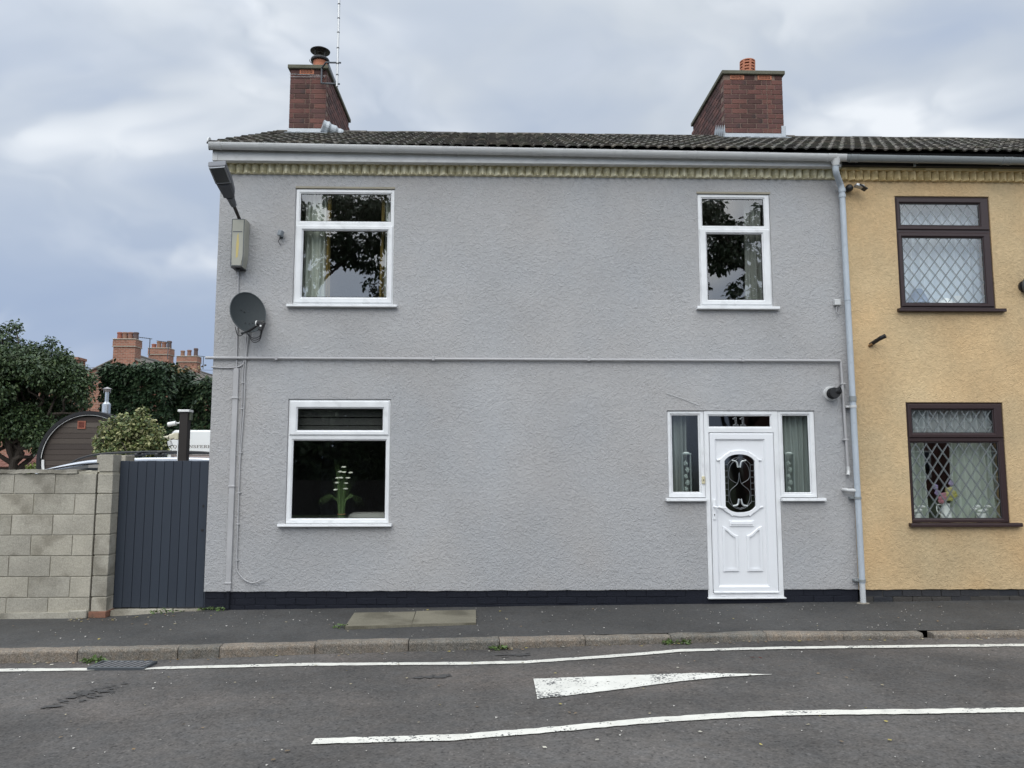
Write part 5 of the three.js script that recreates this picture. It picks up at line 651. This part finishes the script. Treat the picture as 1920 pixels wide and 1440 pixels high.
{ // barrel sauna
  const t = thing('barrel_sauna', 'round barrel cabin with grey brown boards and a black rim', 'barrel sauna', [-9.29, 1.724, -9.15]), r = rngOf(91);
  mesh('barrel', uvm(new THREE.CylinderGeometry(1.1, 1.1, 1.0, 48, 1, false).rotateX(Math.PI / 2).translate(0, 0, -0.56)), M([0.03, 0.025, 0.022], 0.8), t);
  mesh('rim', uvm(new THREE.LatheGeometry([[1.05, 0.33], [1.052, -0.08], [1.13, -0.08], [1.132, 0.33]].map((p) => new THREE.Vector2(...p)), 64).rotateX(-Math.PI / 2)), M([0.004, 0.004, 0.006], 0.7, { side: THREE.DoubleSide }), t);
  mesh('light_strip', uvm(new THREE.TorusGeometry(1.038, 0.008, 8, 80, 3.3).rotateZ(-0.2).translate(0, 0, 0.05)), mat.white, t);
  const ls = new THREE.Shape(); ls.absarc(0, 0, 1.046, 3.13, 3.85, false); ls.absarc(0, 0, 0.985, 3.85, 3.13, true); mesh('pale_batten', ext(ls, 0.03, 0.0, 0.004, 16), mat.white, t);
  const tones = [[0.07, 0.055, 0.045], [0.058, 0.044, 0.036], [0.098, 0.08, 0.067], [0.05, 0.038, 0.032]].map((c) => M(c, 0.8, { bumpMap: woodBump, bumpScale: 0.003 }));
  for (let y = -1.0, k = 0; y < 1.0; y += 0.125, k++) { const a = Math.sqrt(Math.max(0.01, 1.044 ** 2 - Math.max(y * y, (y + 0.12) ** 2))); const a0 = Math.sqrt(1.044 ** 2 - y * y), a1 = Math.sqrt(Math.max(0, 1.044 ** 2 - (y + 0.121) ** 2)); const o = mesh('board', ext(poly([[-a0, y + 0.002], [a0, y + 0.002], [a1, y + 0.121], [-a1, y + 0.121]]), 0.03, -0.05, 0.004), tones[Math.floor(r() * 4)], t); }
  const v = mesh('vent', ring([-0.29, -0.105, 0.72, 0.905], [-0.262, -0.133, 0.748, 0.877], 0.0, 0.022, 0.004), M([0.3, 0.1, 0.06], 0.6), t); for (let k = 0; k < 6; k++) mesh('vent_slat', cbox(0.13, 0.016, 0.012, 0.002, -0.1975, 0.76 + k * 0.021, -0.012), M([0.17, 0.04, 0.025], 0.7), v);
  const fl = mesh('flue', [uvm(new THREE.CylinderGeometry(0.1, 0.1, 0.22, 20).translate(0.1, 1.22, -0.5)), uvm(new THREE.CylinderGeometry(0.045, 0.1, 0.06, 20).translate(0.1, 1.36, -0.5)), uvm(new THREE.CylinderGeometry(0.045, 0.045, 0.26, 16).translate(0.1, 1.5, -0.5))], M([0.5, 0.52, 0.54], 0.25, { metalness: 0.8 }), t); mesh('flue_cap', [uvm(new THREE.ConeGeometry(0.115, 0.05, 20).translate(0.1, 1.72, -0.5)), rod([0.02, 1.6, -0.5], [0.02, 1.7, -0.5], 0.006), rod([0.18, 1.6, -0.5], [0.18, 1.7, -0.5], 0.006), uvm(new THREE.CylinderGeometry(0.075, 0.045, 0.08, 16, 1, true).translate(0.1, 1.655, -0.5))], M([0.45, 0.42, 0.42], 0.3, { metalness: 0.7 }), fl);
  mesh('base', box(-0.9, 0.9, -1.73, -0.85, -1.0, -0.1), M([0.06, 0.045, 0.035], 0.9), t);
}
// ------------------------------------------------------------------ foliage
function leafCloud(n, sample, size, cols, seed, o = {}) { // many folded leaves; vertex colours vary leaf by leaf
  const r = rngOf(seed), pos = new Float32Array(n * 12), col = new Float32Array(n * 12), nor = new Float32Array(n * 12), idx = new Uint32Array(n * 6), a = V(0, 0, 0), b = V(0, 0, 0), q = V(0, 0, 0);
  for (let i = 0; i < n; i++) {
    const [x, y, z, ox, oy, oz] = sample(r); const s = size * (0.6 + r() * 0.8), w = s * (o.w ?? 0.32);
    a.set((ox ?? 0) * (o.out ?? 0.7) + (r() - 0.5) * 1.6, (oy ?? 0) * 0.4 + (r() - 0.5) * 1.2 - (o.droop ?? 0.35), (oz ?? 0) * (o.out ?? 0.7) + (r() - 0.5) * 1.6).normalize();
    b.set(r() - 0.5, r() - 0.1, r() - 0.5).cross(a).normalize(); q.crossVectors(a, b).normalize(); if (q.y < 0) { q.negate(); b.negate(); }
    const P4 = [[x, y, z], [x + a.x * s * 0.5 + b.x * w + q.x * w * 0.3, y + a.y * s * 0.5 + b.y * w + q.y * w * 0.3, z + a.z * s * 0.5 + b.z * w + q.z * w * 0.3], [x + a.x * s * 0.5 - b.x * w + q.x * w * 0.3, y + a.y * s * 0.5 - b.y * w + q.y * w * 0.3, z + a.z * s * 0.5 - b.z * w + q.z * w * 0.3], [x + a.x * s, y + a.y * s - s * 0.12, z + a.z * s]];
    const c = cols[Math.floor(r() * cols.length)], k = 0.75 + r() * 0.5;
    for (let v = 0; v < 4; v++) for (let e = 0; e < 3; e++) { pos[i * 12 + v * 3 + e] = P4[v][e]; col[i * 12 + v * 3 + e] = c[e] * k; nor[i * 12 + v * 3 + e] = [q.x, q.y, q.z][e]; }
    idx.set([0, 2, 1, 1, 2, 3].map((t) => t + i * 4), i * 6);
  }
  const g = new THREE.BufferGeometry(); g.setAttribute('position', new THREE.BufferAttribute(pos, 3)); g.setAttribute('normal', new THREE.BufferAttribute(nor, 3)); g.setAttribute('color', new THREE.BufferAttribute(col, 3)); g.setIndex(new THREE.BufferAttribute(idx, 1)); return g;
}
// clumps: [x, y, z, r] -> leaf positions on and in the clumps
const clumpSampler = (cl) => { const tot = []; let s = 0; for (const c of cl) { s += c[3] ** 2.2; tot.push(s); } return (r) => { const k = r() * s; let i = 0; while (tot[i] < k) i++; const [cx, cy, cz, R0] = cl[i], u = r() * 2 - 1, p = r() * 6.283, h = Math.sqrt(1 - u * u), d = R0 * Math.pow(r(), 0.45) * (0.85 + 0.3 * r()); const x = Math.cos(p) * h, z = Math.sin(p) * h; return [cx + x * d, cy + u * d * 0.85, cz + z * d, x, u, z]; }; };
const ellClumps = (n, c, rad, r0, r1, seed, lumps = 0.25) => { const r = rngOf(seed), out = []; while (out.length < n) { const x = r() * 2 - 1, y = r() * 2 - 1, z = r() * 2 - 1, d = Math.hypot(x, y, z); if (d > 1 || d < 0.35) continue; const k = 1 - lumps * r(); out.push([c[0] + x * rad[0] * k, c[1] + y * rad[1] * k, c[2] + z * rad[2] * k, lerp(r0, r1, r())]); } return out; };
function limb(a, b, r0, r1, bend, seed) { const r = rngOf(seed), A = V(...a), B = V(...b), n = 5, pts = []; for (let i = 0; i <= n; i++) { const p = A.clone().lerp(B, i / n); if (i && i < n) p.add(V((r() - 0.5) * bend, (r() - 0.3) * bend * 0.5, (r() - 0.5) * bend)); pts.push(p); } const cu = new THREE.CatmullRomCurve3(pts), g = new THREE.TubeGeometry(cu, 14, 1, 7), ps = g.attributes.position, c = new THREE.Vector3(); for (let i = 0; i <= 14; i++) { cu.getPointAt(i / 14, c); const R0 = lerp(r0, r1, i / 14); for (let j = 0; j <= 7; j++) { const k = i * 8 + j; ps.setXYZ(k, c.x + (ps.getX(k) - c.x) * R0, c.y + (ps.getY(k) - c.y) * R0, c.z + (ps.getZ(k) - c.z) * R0); } } return uvm(g); }
function tree(name, label, cat, base, trunkTop, tr, clumps, n, size, cols, seed, o = {}) {
  const t = thing(name, label, cat, base, o.group), rel = clumps.map((c) => [c[0] - base[0], c[1] - base[1], c[2] - base[2], c[3]]), tt = trunkTop.map((v, i) => v - base[i]), r = rngOf(seed + 500);
  mesh('trunk', [limb([0, -0.1, 0], tt, tr, tr * 0.6, tr * 1.5, seed), ...rel.filter((c, i) => i % (o.skip ?? 2) === 0 && (!o.skip || c[1] > tt[1] + 0.6)).map((c, i) => limb([tt[0] * (0.6 + 0.4 * r()), tt[1] * (0.7 + 0.3 * r()), tt[2] * (0.6 + 0.4 * r())], c.slice(0, 3), tr * 0.45, tr * 0.08, 0.5, seed + i))], mat.bark, t);
  mesh('crown', leafCloud(n, clumpSampler(rel), size, cols, seed, o), mat.leaf, t); return t;
}
const dark = [[0.03, 0.056, 0.02], [0.037, 0.066, 0.021], [0.046, 0.076, 0.026], [0.027, 0.052, 0.023]], mid = [[0.05, 0.08, 0.024], [0.06, 0.088, 0.028], [0.044, 0.072, 0.024]];
tree('garden_tree', 'broad leafy tree at the left edge behind the block wall', 'tree', [-12.5, 0, -11.5], [-12.3, 2.1, -11.4], 0.15, [...ellClumps(40, [-12.25, 3.3, -11.5], [1.55, 1.45, 1.5], 0.4, 0.62, 71), [-12.9, 4.9, -11.5, 0.42], [-11.5, 4.45, -11.4, 0.4], [-10.75, 3.6, -11.3, 0.36], [-10.9, 2.5, -11.2, 0.4], [-11.4, 2.2, -11, 0.4], [-12.9, 2.5, -11, 0.45], [-12.2, 4.5, -11.5, 0.45], [-10.95, 4.1, -11.4, 0.32], [-12.6, 5.25, -11.5, 0.2], [-11.6, 4.85, -11.4, 0.16], [-10.55, 3.3, -11.3, 0.2], [-10.5, 3.9, -11.4, 0.14], [-11.2, 4.45, -11.4, 0.18], [-10.6, 2.8, -11.2, 0.18]], 64000, 0.082, [...dark, ...dark, ...mid], 61, { droop: 0.5, w: 0.3 });
{ // conifer hedge
  const t = thing('conifer_hedge', 'tall clipped dark green conifer hedge behind the yard', 'hedge', [-9, 0, -14]);
  const S = (x0, x1, y1, z0, z1) => (r) => { const f = r(); let x, y, z, n; const top = y1 + 0.16 * (fbm(nA, 40 + r() * 0, 3, 256, 2) - 0.5); if (f < 0.62) { x = lerp(x0, x1, r()); y = r() * top; z = z1; n = [0, 0, 1]; } else if (f < 0.78) { x = lerp(x0, x1, r()); y = top; z = lerp(z0, z1, r()); n = [0, 1, 0]; } else { x = r() < 0.5 ? x0 : x1; y = r() * top; z = lerp(z0, z1, r()); n = [x === x0 ? -1 : 1, 0, 0]; } const l = (fbm(nB, x * 2.2 + 60, (y + z) * 2.2 + 60, 256, 3) - 0.5) * 0.75 - r() * r() * 0.6; return [x + n[0] * l, y + n[1] * l * 0.7, z + n[2] * l, ...n]; };
  const cc = [[0.02, 0.045, 0.019], [0.026, 0.053, 0.021], [0.035, 0.062, 0.025], [0.018, 0.039, 0.019]];
  mesh('foliage', leafCloud(42000, S(-2.15, -0.28, 4.42, -1.2, 0.85), 0.13, cc, 62, { droop: 0.45, w: 0.2, out: 1.2 }), mat.leaf, t); mesh('foliage', leafCloud(46000, S(-0.5, 3.5, 4.08, -2.2, 0.1), 0.15, [...cc, [0.06, 0.085, 0.035]], 63, { droop: 0.45, w: 0.2, out: 1.2 }), mat.leaf, t);
  mesh('foliage', leafCloud(90, (r) => [-0.6 + r() * 1.2, 4.3 + r() * 0.18, 0.3 + r() * 0.5, 0, 1, 0], 0.09, [[0.2, 0.13, 0.05], [0.17, 0.12, 0.05]], 69, {}), mat.leaf, t);
  mesh('stems', [...Array(9)].map((_, k) => rod([-1.9 + k * 0.62, -0.1, k < 3 ? -0.1 : -1.0], [-1.85 + k * 0.62, 3.7, k < 3 ? -0.1 : -1.0], 0.06, 0.02, 7)), mat.bark, t);
}
{ const cl = [...ellClumps(44, [-7.14, 1.75, -6.5], [0.62, 0.86, 0.5], 0.16, 0.27, 81), [-6.9, 2.62, -6.4, 0.12], [-6.85, 2.72, -6.4, 0.07], [-6.55, 2.1, -6.3, 0.2], [-7.5, 1.9, -6.3, 0.2], [-7.5, 2.35, -6.4, 0.2], [-7.25, 2.48, -6.4, 0.18], [-6.85, 2.46, -6.4, 0.18], [-6.62, 2.3, -6.4, 0.18], [-7.6, 2.1, -6.4, 0.18], [-6.48, 1.95, -6.4, 0.18], [-7.05, 2.3, -6.3, 0.22]]; tree('variegated_shrub', 'bushy yellow green variegated shrub beside the barrel cabin', 'shrub', [-6.96, 0, -6.5], [-6.96, 1.0, -6.5], 0.05, cl, 20000, 0.062, [[0.17, 0.185, 0.06], [0.23, 0.235, 0.1], [0.11, 0.14, 0.04], [0.085, 0.12, 0.038], [0.3, 0.29, 0.14], [0.06, 0.09, 0.03]], 64, { w: 0.36 }); }
{ // low roof, white fence bits and a small bush under the tree
  const t = thing('garden_shed', 'low shed with a red tiled roof under the left tree', 'shed', [-13.3, 0, -13.6]); mesh('wall', box(-1, 0.9, 0, 1.6, -1.5, 0), M([0.12, 0.1, 0.085], 0.9), t); const r = rngOf(7), rm = [[0.17, 0.07, 0.05], [0.13, 0.06, 0.05], [0.2, 0.09, 0.065]].map((c) => M(c, 0.9)); for (let j = 0; j < 5; j++) for (let i = 0; i < 9; i++) { const o = mesh('roof_tile', cbox(0.215, 0.03, 0.24, 0.008), rm[Math.floor(r() * 3)], t); o.position.set(-0.92 + i * 0.22, 1.6 + j * 0.075, 0.1 - j * 0.19); o.rotation.x = 0.32; }
  const f = thing('white_fence', 'bits of white fence between the shed and the barrel cabin', 'fence', [-12.1, 0, -12.8]); for (const [y, h] of [[1.55, 0.06], [1.74, 0.05], [1.86, 0.05]]) mesh('rail', cbox(0.9, h, 0.04, 0.006, 0, y, 0), mat.pvcOld, f); for (const x of [-0.35, 0.1, 0.4]) mesh('post', cbox(0.07, 2.0, 0.06, 0.006, x, 1.0, -0.04), mat.pvcOld, f);
  tree('garden_bush', 'small yellow green bush in front of the white fence', 'bush', [-11.2, 0, -10.3], [-11.2, 0.9, -10.3], 0.03, ellClumps(10, [-11.2, 1.3, -10.3], [0.25, 0.3, 0.25], 0.1, 0.16, 83), 1400, 0.07, [[0.12, 0.17, 0.03], [0.15, 0.19, 0.04]], 66);
}
// ------------------------------------------------------------------ brick terraces beyond
{
  const redBrick = tex(512, 1.8, (u, v) => { const row = Math.floor(v * 24), q = (u * 8 + (row % 2) * 0.5) % 1, m = (v * 24) % 1 < 0.16 || q < 0.06, k = 0.8 + 0.5 * nA(Math.floor(u * 8 + (row % 2) * 0.5), row, 24) + (P(nB, u, v, 90, 2) - 0.5) * 0.3; return m ? [0.3, 0.24, 0.19] : [0.245 * k, 0.108 * k, 0.07 * k]; }, true);
  const bm = M([1, 1, 1], 0.9, { map: redBrick }), rt = [[0.14, 0.125, 0.11], [0.12, 0.108, 0.097], [0.16, 0.142, 0.12]].map((c) => M(c, 0.95, { bumpMap: concBump, bumpScale: 0.006 })), pm = [[0.2, 0.1, 0.07], [0.09, 0.06, 0.055], [0.25, 0.09, 0.06], [0.22, 0.12, 0.08]].map((c) => M(c, 0.8));
  const row = (label, z0, z1, dy, xo, ch) => {
    const t = thing('brick_house', label, 'house', [-16.6 + xo, 0, z0]), L = z0 - z1, hw = 3.2, ey = 4.95 + dy, ry = 6.62 + dy;
    mesh('wall', ext(poly([[-hw, -0.5], [hw, -0.5], [hw, ey], [0, ry - 0.06], [-hw, ey]]), L, -L, 0), bm, t);
    for (const s of [1, -1]) { const nR = 12, sl0 = Math.hypot(hw + 0.25, ry - ey), rf = mesh('roof', (() => { const g = box(-0.02, sl0, -0.05, 0.0, -L - 0.05, 0.08); if (s < 0) g.scale(1, 1, 1); return g; })(), rt[0], t); rf.position.set(0, ry, 0); rf.rotation.set(0, s < 0 ? Math.PI : 0, -Math.atan2(ry - ey, hw + 0.1)); rf.rotation.order = 'YXZ'; if (s < 0) rf.position.z = -L + 0.03; if (s > 0) for (let k = 0; k < nR; k++) { const o = mesh('tile_course', cbox(0.34, 0.05, L + 0.1, 0.01), rt[k % 3], rf); o.position.set(0.15 + k * sl0 / nR, 0.02, -L / 2); o.rotation.z = -0.09; } }
    mesh('verge', [[hw + 0.2, ey - 0.04, 1], [-hw - 0.2, ey - 0.04, -1]].map(([x, y]) => rod([0, ry - 0.02, 0.06], [x, y - 0.04, 0.06], 0.04, 0.04, 6)), M([0.16, 0.14, 0.12], 0.9), t);
    mesh('ridge', rod([0, ry + 0.04, 0.08], [0, ry + 0.04, -L], 0.1, 0.1, 8), rt[1], t);
    const [cz, w, cb, ct, pots] = ch, c = mesh('chimney', [box(-w / 2, w / 2, cb, ct - 0.3, cz - 0.6, cz), box(-w / 2 - 0.025, w / 2 + 0.025, ct - 0.3, ct - 0.08, cz - 0.63, cz + 0.03), box(-w / 2 - 0.02, w / 2 + 0.02, ct - 0.08, ct, cz - 0.62, cz + 0.02)], bm, t); mesh('flaunching', [span(-w / 2 - 0.04, w / 2 + 0.04, ct - 0.012, ct + 0.03, cz - 0.65, cz + 0.06, 0.015), span(-w / 2 - 0.04, w / 2 + 0.04, ct - 0.345, ct - 0.31, cz - 0.65, cz + 0.062, 0.005)], M([0.36, 0.32, 0.26], 0.9), c);
    pots.forEach((h, i) => { const g = uvm(new THREE.LatheGeometry([[0.12, 0], [0.115, h * 0.2], [0.105, h * 0.75], [0.125, h * 0.8], [0.125, h * 0.92], [0.11, h], [0.09, h], [0.085, 0]].map((p) => new THREE.Vector2(...p)), 16)); const o = mesh('chimney_pot', g, pm[(i + Math.abs(Math.round(z0))) % 4], c); o.position.set(-w / 2 + w * (i + 0.5) / pots.length, ct + 0.01, cz - 0.3); }); mesh('stepped_flashing', box(w / 2, w / 2 + 0.02, ct - 1.25, ct - 1.05, cz - 0.62, cz + 0.02), M([0.3, 0.31, 0.32], 0.6), c);
    return t;
  };
  row('nearest brick house with four pots, its gable showing between tree and hedge', -26.0, -30.4, 0, 0, [0.13, 0.97, 5.8, 7.25, [0.36, 0.36, 0.36, 0.36]]);
  row('brick house whose middle chimney carries four uneven pots', -30.42, -35.0, 0.24, -0.68, [-0.6, 1.05, 6.0, 7.62, [0.26, 0.4, 0.36, 0.42]]);
  row('farthest brick house of the row, its chimney carrying three pots', -35.02, -44, 0.46, -0.85, [-0.1, 1.12, 6.0, 7.78, [0.36, 0.4, 0.5]]);
  const o = thing('brick_house', 'brick house whose chimney just shows behind the left tree', 'house', [-21.6, 0, -27]); mesh('wall', box(-2, 2.6, -0.5, 5, -6, 0), bm, o); mesh('chimney', [box(1.9, 2.25, 4.8, 6.5, -0.9, -0.2), box(1.86, 2.29, 6.5, 6.62, -0.95, -0.15)], bm, o); mesh('roof', ext(poly([[-2.3, 5], [2.8, 5], [0.2, 6.3]]), 6.2, -6.1), rt[1], o);
  const ae = (label, x, y, z, h, flip) => { const t = thing('roof_aerial', label, 'aerial', [x, y, z]); mesh('mast', rod([0, -0.2, 0], [0, h, 0], 0.02, 0.02, 6), mat.steelDark, t); mesh('boom', [rod([-0.55 * flip, h + 0.06, 0], [0.1 * flip, h - 0.02, 0], 0.016, 0.016, 6), ...[0, 1, 2, 3, 4, 5].map((k) => { const q = -0.5 * flip + k * 0.1 * flip; return rod([q, h + 0.05 - k * 0.012, -0.16], [q, h + 0.05 - k * 0.012, 0.16], 0.008, 0.008, 4); })], mat.steelDark, t); };
  ae('rooftop aerial just right of the nearest far chimney', -15.75, 6.85, -26.5, 0.55, 1); ae('rooftop aerial on a mast left of the middle far chimney', -15.75, 6.9, -28.5, 0.65, 1); ae('rooftop aerial right of the farthest far chimney', -16.7, 7.3, -35.6, 0.55, 1);
  for (const [y, l] of [[6.62, 'uppermost of the three thin cables beside the far gable'], [6.42, 'middle one of the three thin cables beside the far gable'], [6.0, 'lowest of the three thin cables beside the far gable']]) tag(mesh('overhead_cable', tube([[-30, y + 0.3, -31], [-21, y, -31], [-12, y - 0.15, -31], [-4, y, -31]], 0.009, 40, 5), mat.black), l, 'cable');
}
// ------------------------------------------------------------------ across the road, behind the camera: mirrored in the panes
const opp = [[0.05, 0.08, 0.035], [0.04, 0.07, 0.03], [0.06, 0.09, 0.04]];
tree('street_tree', 'tall dark tree mirrored in the upper left window', 'tree', [-8.9, 0, 19.5], [-8.2, 8.6, 19.5], 0.26, [...ellClumps(34, [-5.4, 10.5, 19.5], [3.8, 1.9, 1.6], 0.35, 0.7, 101), [-3.6, 8.4, 19.2, 0.4], [-3.3, 9.0, 19.4, 0.5], [-4.5, 9.1, 19.4, 0.4], [-6.7, 8.7, 19.4, 0.4], [-7.4, 9.2, 19.5, 0.5], [-4.2, 7.9, 19.3, 0.35], [-6.9, 8.0, 19.3, 0.35], [-5.6, 9.3, 19.3, 0.4], [-7.3, 8.45, 19.4, 0.4], [-6.7, 8.5, 19.3, 0.35], [-4.5, 8.35, 19.3, 0.35], [-4.0, 8.7, 19.4, 0.4], [-6.3, 9.2, 19.4, 0.4], [-5.0, 9.2, 19.4, 0.35], [-7.5, 7.9, 19.4, 0.4], [-3.9, 8.1, 19.2, 0.3]], 7600, 0.18, opp, 67, { droop: 0.6, skip: 5 });
tree('street_tree', 'spreading tree mirrored in the upper right window', 'tree', [12, 0, 20], [11.6, 8.6, 20], 0.26, [...ellClumps(18, [8.8, 10.3, 20], [2.4, 2.0, 1.8], 0.35, 0.65, 102), [8.0, 8.5, 20, 0.35], [10, 8.9, 20, 0.4], [8.6, 9.2, 19.8, 0.35], [9.3, 8.4, 19.8, 0.35], [9.9, 9.8, 19.8, 0.4], [7.6, 9.3, 20, 0.4], [8.9, 10.0, 19.8, 0.35], [10.2, 8.3, 20, 0.35]], 4800, 0.18, opp, 68, { droop: 0.6, skip: 4 });
tree('street_tree', 'lower bushy tree mirrored at the foot of the upper right window', 'tree', [8.6, 0, 18], [8.6, 3, 18], 0.2, ellClumps(26, [8.8, 5.6, 18], [2.2, 2.2, 1.8], 0.5, 0.8, 103), 8000, 0.2, opp, 70);
tree('street_tree', 'low dark tree across the road, mirrored under the tall one', 'tree', [-9, 0, 21], [-9, 3, 21], 0.2, ellClumps(24, [-8.6, 4.4, 21], [2.6, 2.6, 1.8], 0.5, 0.9, 104), 8000, 0.22, opp, 72);
{
  const eh = thing('evergreen_hedge', 'tall dense evergreen hedge across the road, mirrored above the board fence', 'hedge', [-6, 0, 25]); mesh('foliage', leafCloud(52000, (r) => { const f = r(); const x = -9 + r() * 17, y = f < 0.8 ? r() * 6 : 6, z = f < 0.8 ? r() * r() * 1.6 : r() * 2, l = (fbm(nB, x * 1.3 + 60, y * 1.3 + z + 60, 256, 3) - 0.5) * 1.2; return [x, y + (f < 0.8 ? 0 : l), z + (f < 0.8 ? -l : 0), 0, f < 0.8 ? 0 : 1, f < 0.8 ? -1 : 0]; }, 0.3, opp, 74, { w: 0.36 }), mat.leaf, eh); mesh('stems', [...Array(14)].map((_, k) => rod([-8.5 + k * 1.25, -0.1, 1], [-8.5 + k * 1.25, 5.4, 1], 0.08, 0.02, 7)), mat.bark, eh);
  const f = thing('board_fence', 'dark board fence across the road, mirrored in the lower windows', 'fence', [-9, 0, 16.2]); const fm = M([0.03, 0.026, 0.023], 0.9, { bumpMap: woodBump, bumpScale: 0.002 }), g = cbox(0.145, 1.12, 0.02, 0.003, 0, 0.56, 0); for (let k = 0; k < 90; k++) { const o = mesh('board', g, fm, f); o.position.set(k * 0.15, 0, 0); } for (const y of [0.25, 0.85]) mesh('rail', box(-0.1, 13.5, y, y + 0.08, 0.011, 0.05), fm, f);
  const h = thing('brick_house', 'brick house with white windows across the road, mirrored in the lower left window', 'house', [-4.5, 0, 30]); mesh('wall', ext(poly([[-2.5, -0.5], [6, -0.5], [6, 4.6], [-2.5, 4.6]]), 6, 0, 0), M([0.13, 0.05, 0.04], 0.9, { map: brickCol }), h); mesh('roof', ext(poly([[-0.3, 4.6], [6.6, 4.6], [3, 6.9]]), 9, -2.8).rotateY(Math.PI / 2).translate(-2.6, 0, 6), mat.tile, h); for (const [x0, x1, y0, y1] of [[-2.25, -2.0, 1.75, 2.3], [-1.35, -0.8, 1.2, 2.35], [1.5, 2.6, 2.6, 3.6]]) { mesh('window_frame', ring([x0, x1, y0, y1], [x0 + 0.06, x1 - 0.06, y0 + 0.06, y1 - 0.06], 0.0, 0.06, 0.004).translate(0, 0, -0.001), mat.pvc, h); mesh('pane', box(x0 + 0.05, x1 - 0.05, y0 + 0.05, y1 - 0.05, -0.03, -0.02), mat.black, h); }
  const h2 = thing('brick_house', 'long dark brick house across the road, mirrored in the lower leaded window', 'house', [14, 0, 28]); mesh('wall', box(0, 16, -0.5, 5.4, 0, 6), M([0.13, 0.055, 0.042], 0.9, { map: brickCol }), h2); mesh('roof', ext(poly([[-0.3, 5.4], [6.4, 5.4], [3, 7.4]]), 16.4, -16.2).rotateY(-Math.PI / 2).translate(0, 0, 0), mat.tile, h2); for (const x of [2, 6, 10, 13]) for (const y of [1, 3.4]) { mesh('window_frame', ring([x, x + 1.2, y, y + 1.3], [x + 0.07, x + 1.13, y + 0.07, y + 1.23], 0, 0.06, 0.004), mat.pvc, h2); mesh('pane', box(x + 0.06, x + 1.14, y + 0.06, y + 1.24, -0.03, -0.02), mat.darkGlass, h2); }
  const s = thing('outbuilding', 'pale outbuilding across the road, mirrored at the edge of the lower left window', 'outbuilding', [-3.4, 0, 22]); mesh('wall', ext(poly([[0, -0.4], [1.6, -0.4], [1.6, 2.4], [0.8, 2.8], [0, 1.9]]), 2, 0), M([0.34, 0.33, 0.29], 0.9), s); mesh('roof', box(-0.1, 1.7, 2.35, 2.45, -0.1, 2.1), mat.tileC, s);
}
// ------------------------------------------------------------------ weeds, fallen leaves and litter
{
  const weed = (label, x, z, n, rad, y, seed) => { const t = thing('weed_tuft', label, 'weed', [x, y, z]); mesh('leaves', leafCloud(n, (r) => { const a = r() * 6.283, d = Math.sqrt(r()) * rad; return [Math.cos(a) * d * 1.6, 0.004 + r() * 0.035 * (1 - d / rad * 0.5), Math.sin(a) * d * 0.5, Math.cos(a), 0.8, Math.sin(a)]; }, 0.034, [[0.07, 0.12, 0.03], [0.1, 0.16, 0.04], [0.06, 0.09, 0.025]], seed, { droop: 0, w: 0.3 }), mat.leaf, t); };
  weed('green weed against the kerb above the drain grate', -3.52, 1.74, 90, 0.065, roadY(-3.5, 1.74), 1); weed('small green weed at the kerb joint near the middle', 0.06, 1.57, 50, 0.05, roadY(0, 1.57), 2); weed('flat green weed at the kerb below the door', 1.73, 1.49, 110, 0.09, roadY(1.7, 1.49), 3); weed('tiny weed at the corner of the chamber cover', -1.5, 0.95, 30, 0.04, pavY(-1.5, 0.95), 4); weed('dry grass along the foot of the gate', -3.6, 0.06, 60, 0.12, pavY(-3.6, 0.06), 5); weed('dry tuft at the left end of the plinth', -3.1, 0.03, 60, 0.1, pavY(-3.1, 0.03), 6);
  tag(mesh('fallen_leaf', (() => { const g = blade([[-0.05, 0, 0.01], [-0.02, 0.008, -0.008], [0.02, 0.006, 0], [0.05, 0.004, -0.012]], 0.02); g.rotateX(-0.9); return g.translate(2.26, roadY(2.26, 2.13) + 0.012, 2.13); })(), M([0.3, 0.05, 0.025], 0.6, { side: THREE.DoubleSide })), 'red leaf lying on the road right of the white wedge', 'leaf');
  const r = rngOf(401), g = [], cols = []; const lit = leafCloud(380, () => { const k = r(); let x, z, y; if (k < 0.45) { x = -4.5 + r() * 10; z = kerbZ(x) + 0.02 + r() * r() * 0.12; y = roadY(x, z) + 0.008; } else if (k < 0.6) { x = -4.55 + r() * r() * 1.8; z = 0.12 + r() * 0.2; y = pavY(x, z) + 0.008; } else if (k < 0.8) { x = -5 + r() * 11; z = 0.1 + r() * 1.3; y = pavY(x, z) + 0.008; } else { x = -3 + r() * 6; z = 1.9 + r() * 2.4; y = roadY(x, z) + 0.01; } return [x, y, z, 0, 0, 0]; }, 0.03, [[0.3, 0.26, 0.17], [0.2, 0.13, 0.06], [0.4, 0.38, 0.32], [0.14, 0.1, 0.06], [0.34, 0.28, 0.08]], 402, { droop: 0, w: 0.4 }); { const p = lit.attributes.position; for (let i = 0; i < p.count; i++) { const b = Math.floor(i / 4) * 4; if (i % 4) p.setY(i, p.getY(b) + (p.getY(i) - p.getY(b)) * 0.15 + 0.001); } lit.computeVertexNormals(); }
  const l = mesh('leaf_litter', lit, mat.leaf); l.userData.kind = 'stuff'; l.userData.label = 'fallen leaves and crumbs along the kerb and pavement';
  const st = []; for (let i = 0; i < 420; i++) { const k = r(), x = -4.5 + r() * 10.5, z = k < 0.5 ? 0.05 + r() * 1.3 : 1.7 + r() * 2.9, y = z < kerbZ(x) - 0.1 ? pavY(x, z) : roadY(x, z); const s = 0.004 + r() * r() * 0.007, q = new THREE.TetrahedronGeometry(s, 0).scale(1.5, 0.7, 1).rotateY(r() * 6).translate(x, y + s * 0.2 + 0.004, z); st.push(uvm(q)); } const gr = mesh('grit', st, M([0.42, 0.4, 0.37], 0.9)); gr.userData.kind = 'stuff'; gr.userData.label = 'pale grit scattered over the road and pavement';
}
renderer.render(scene, camera);
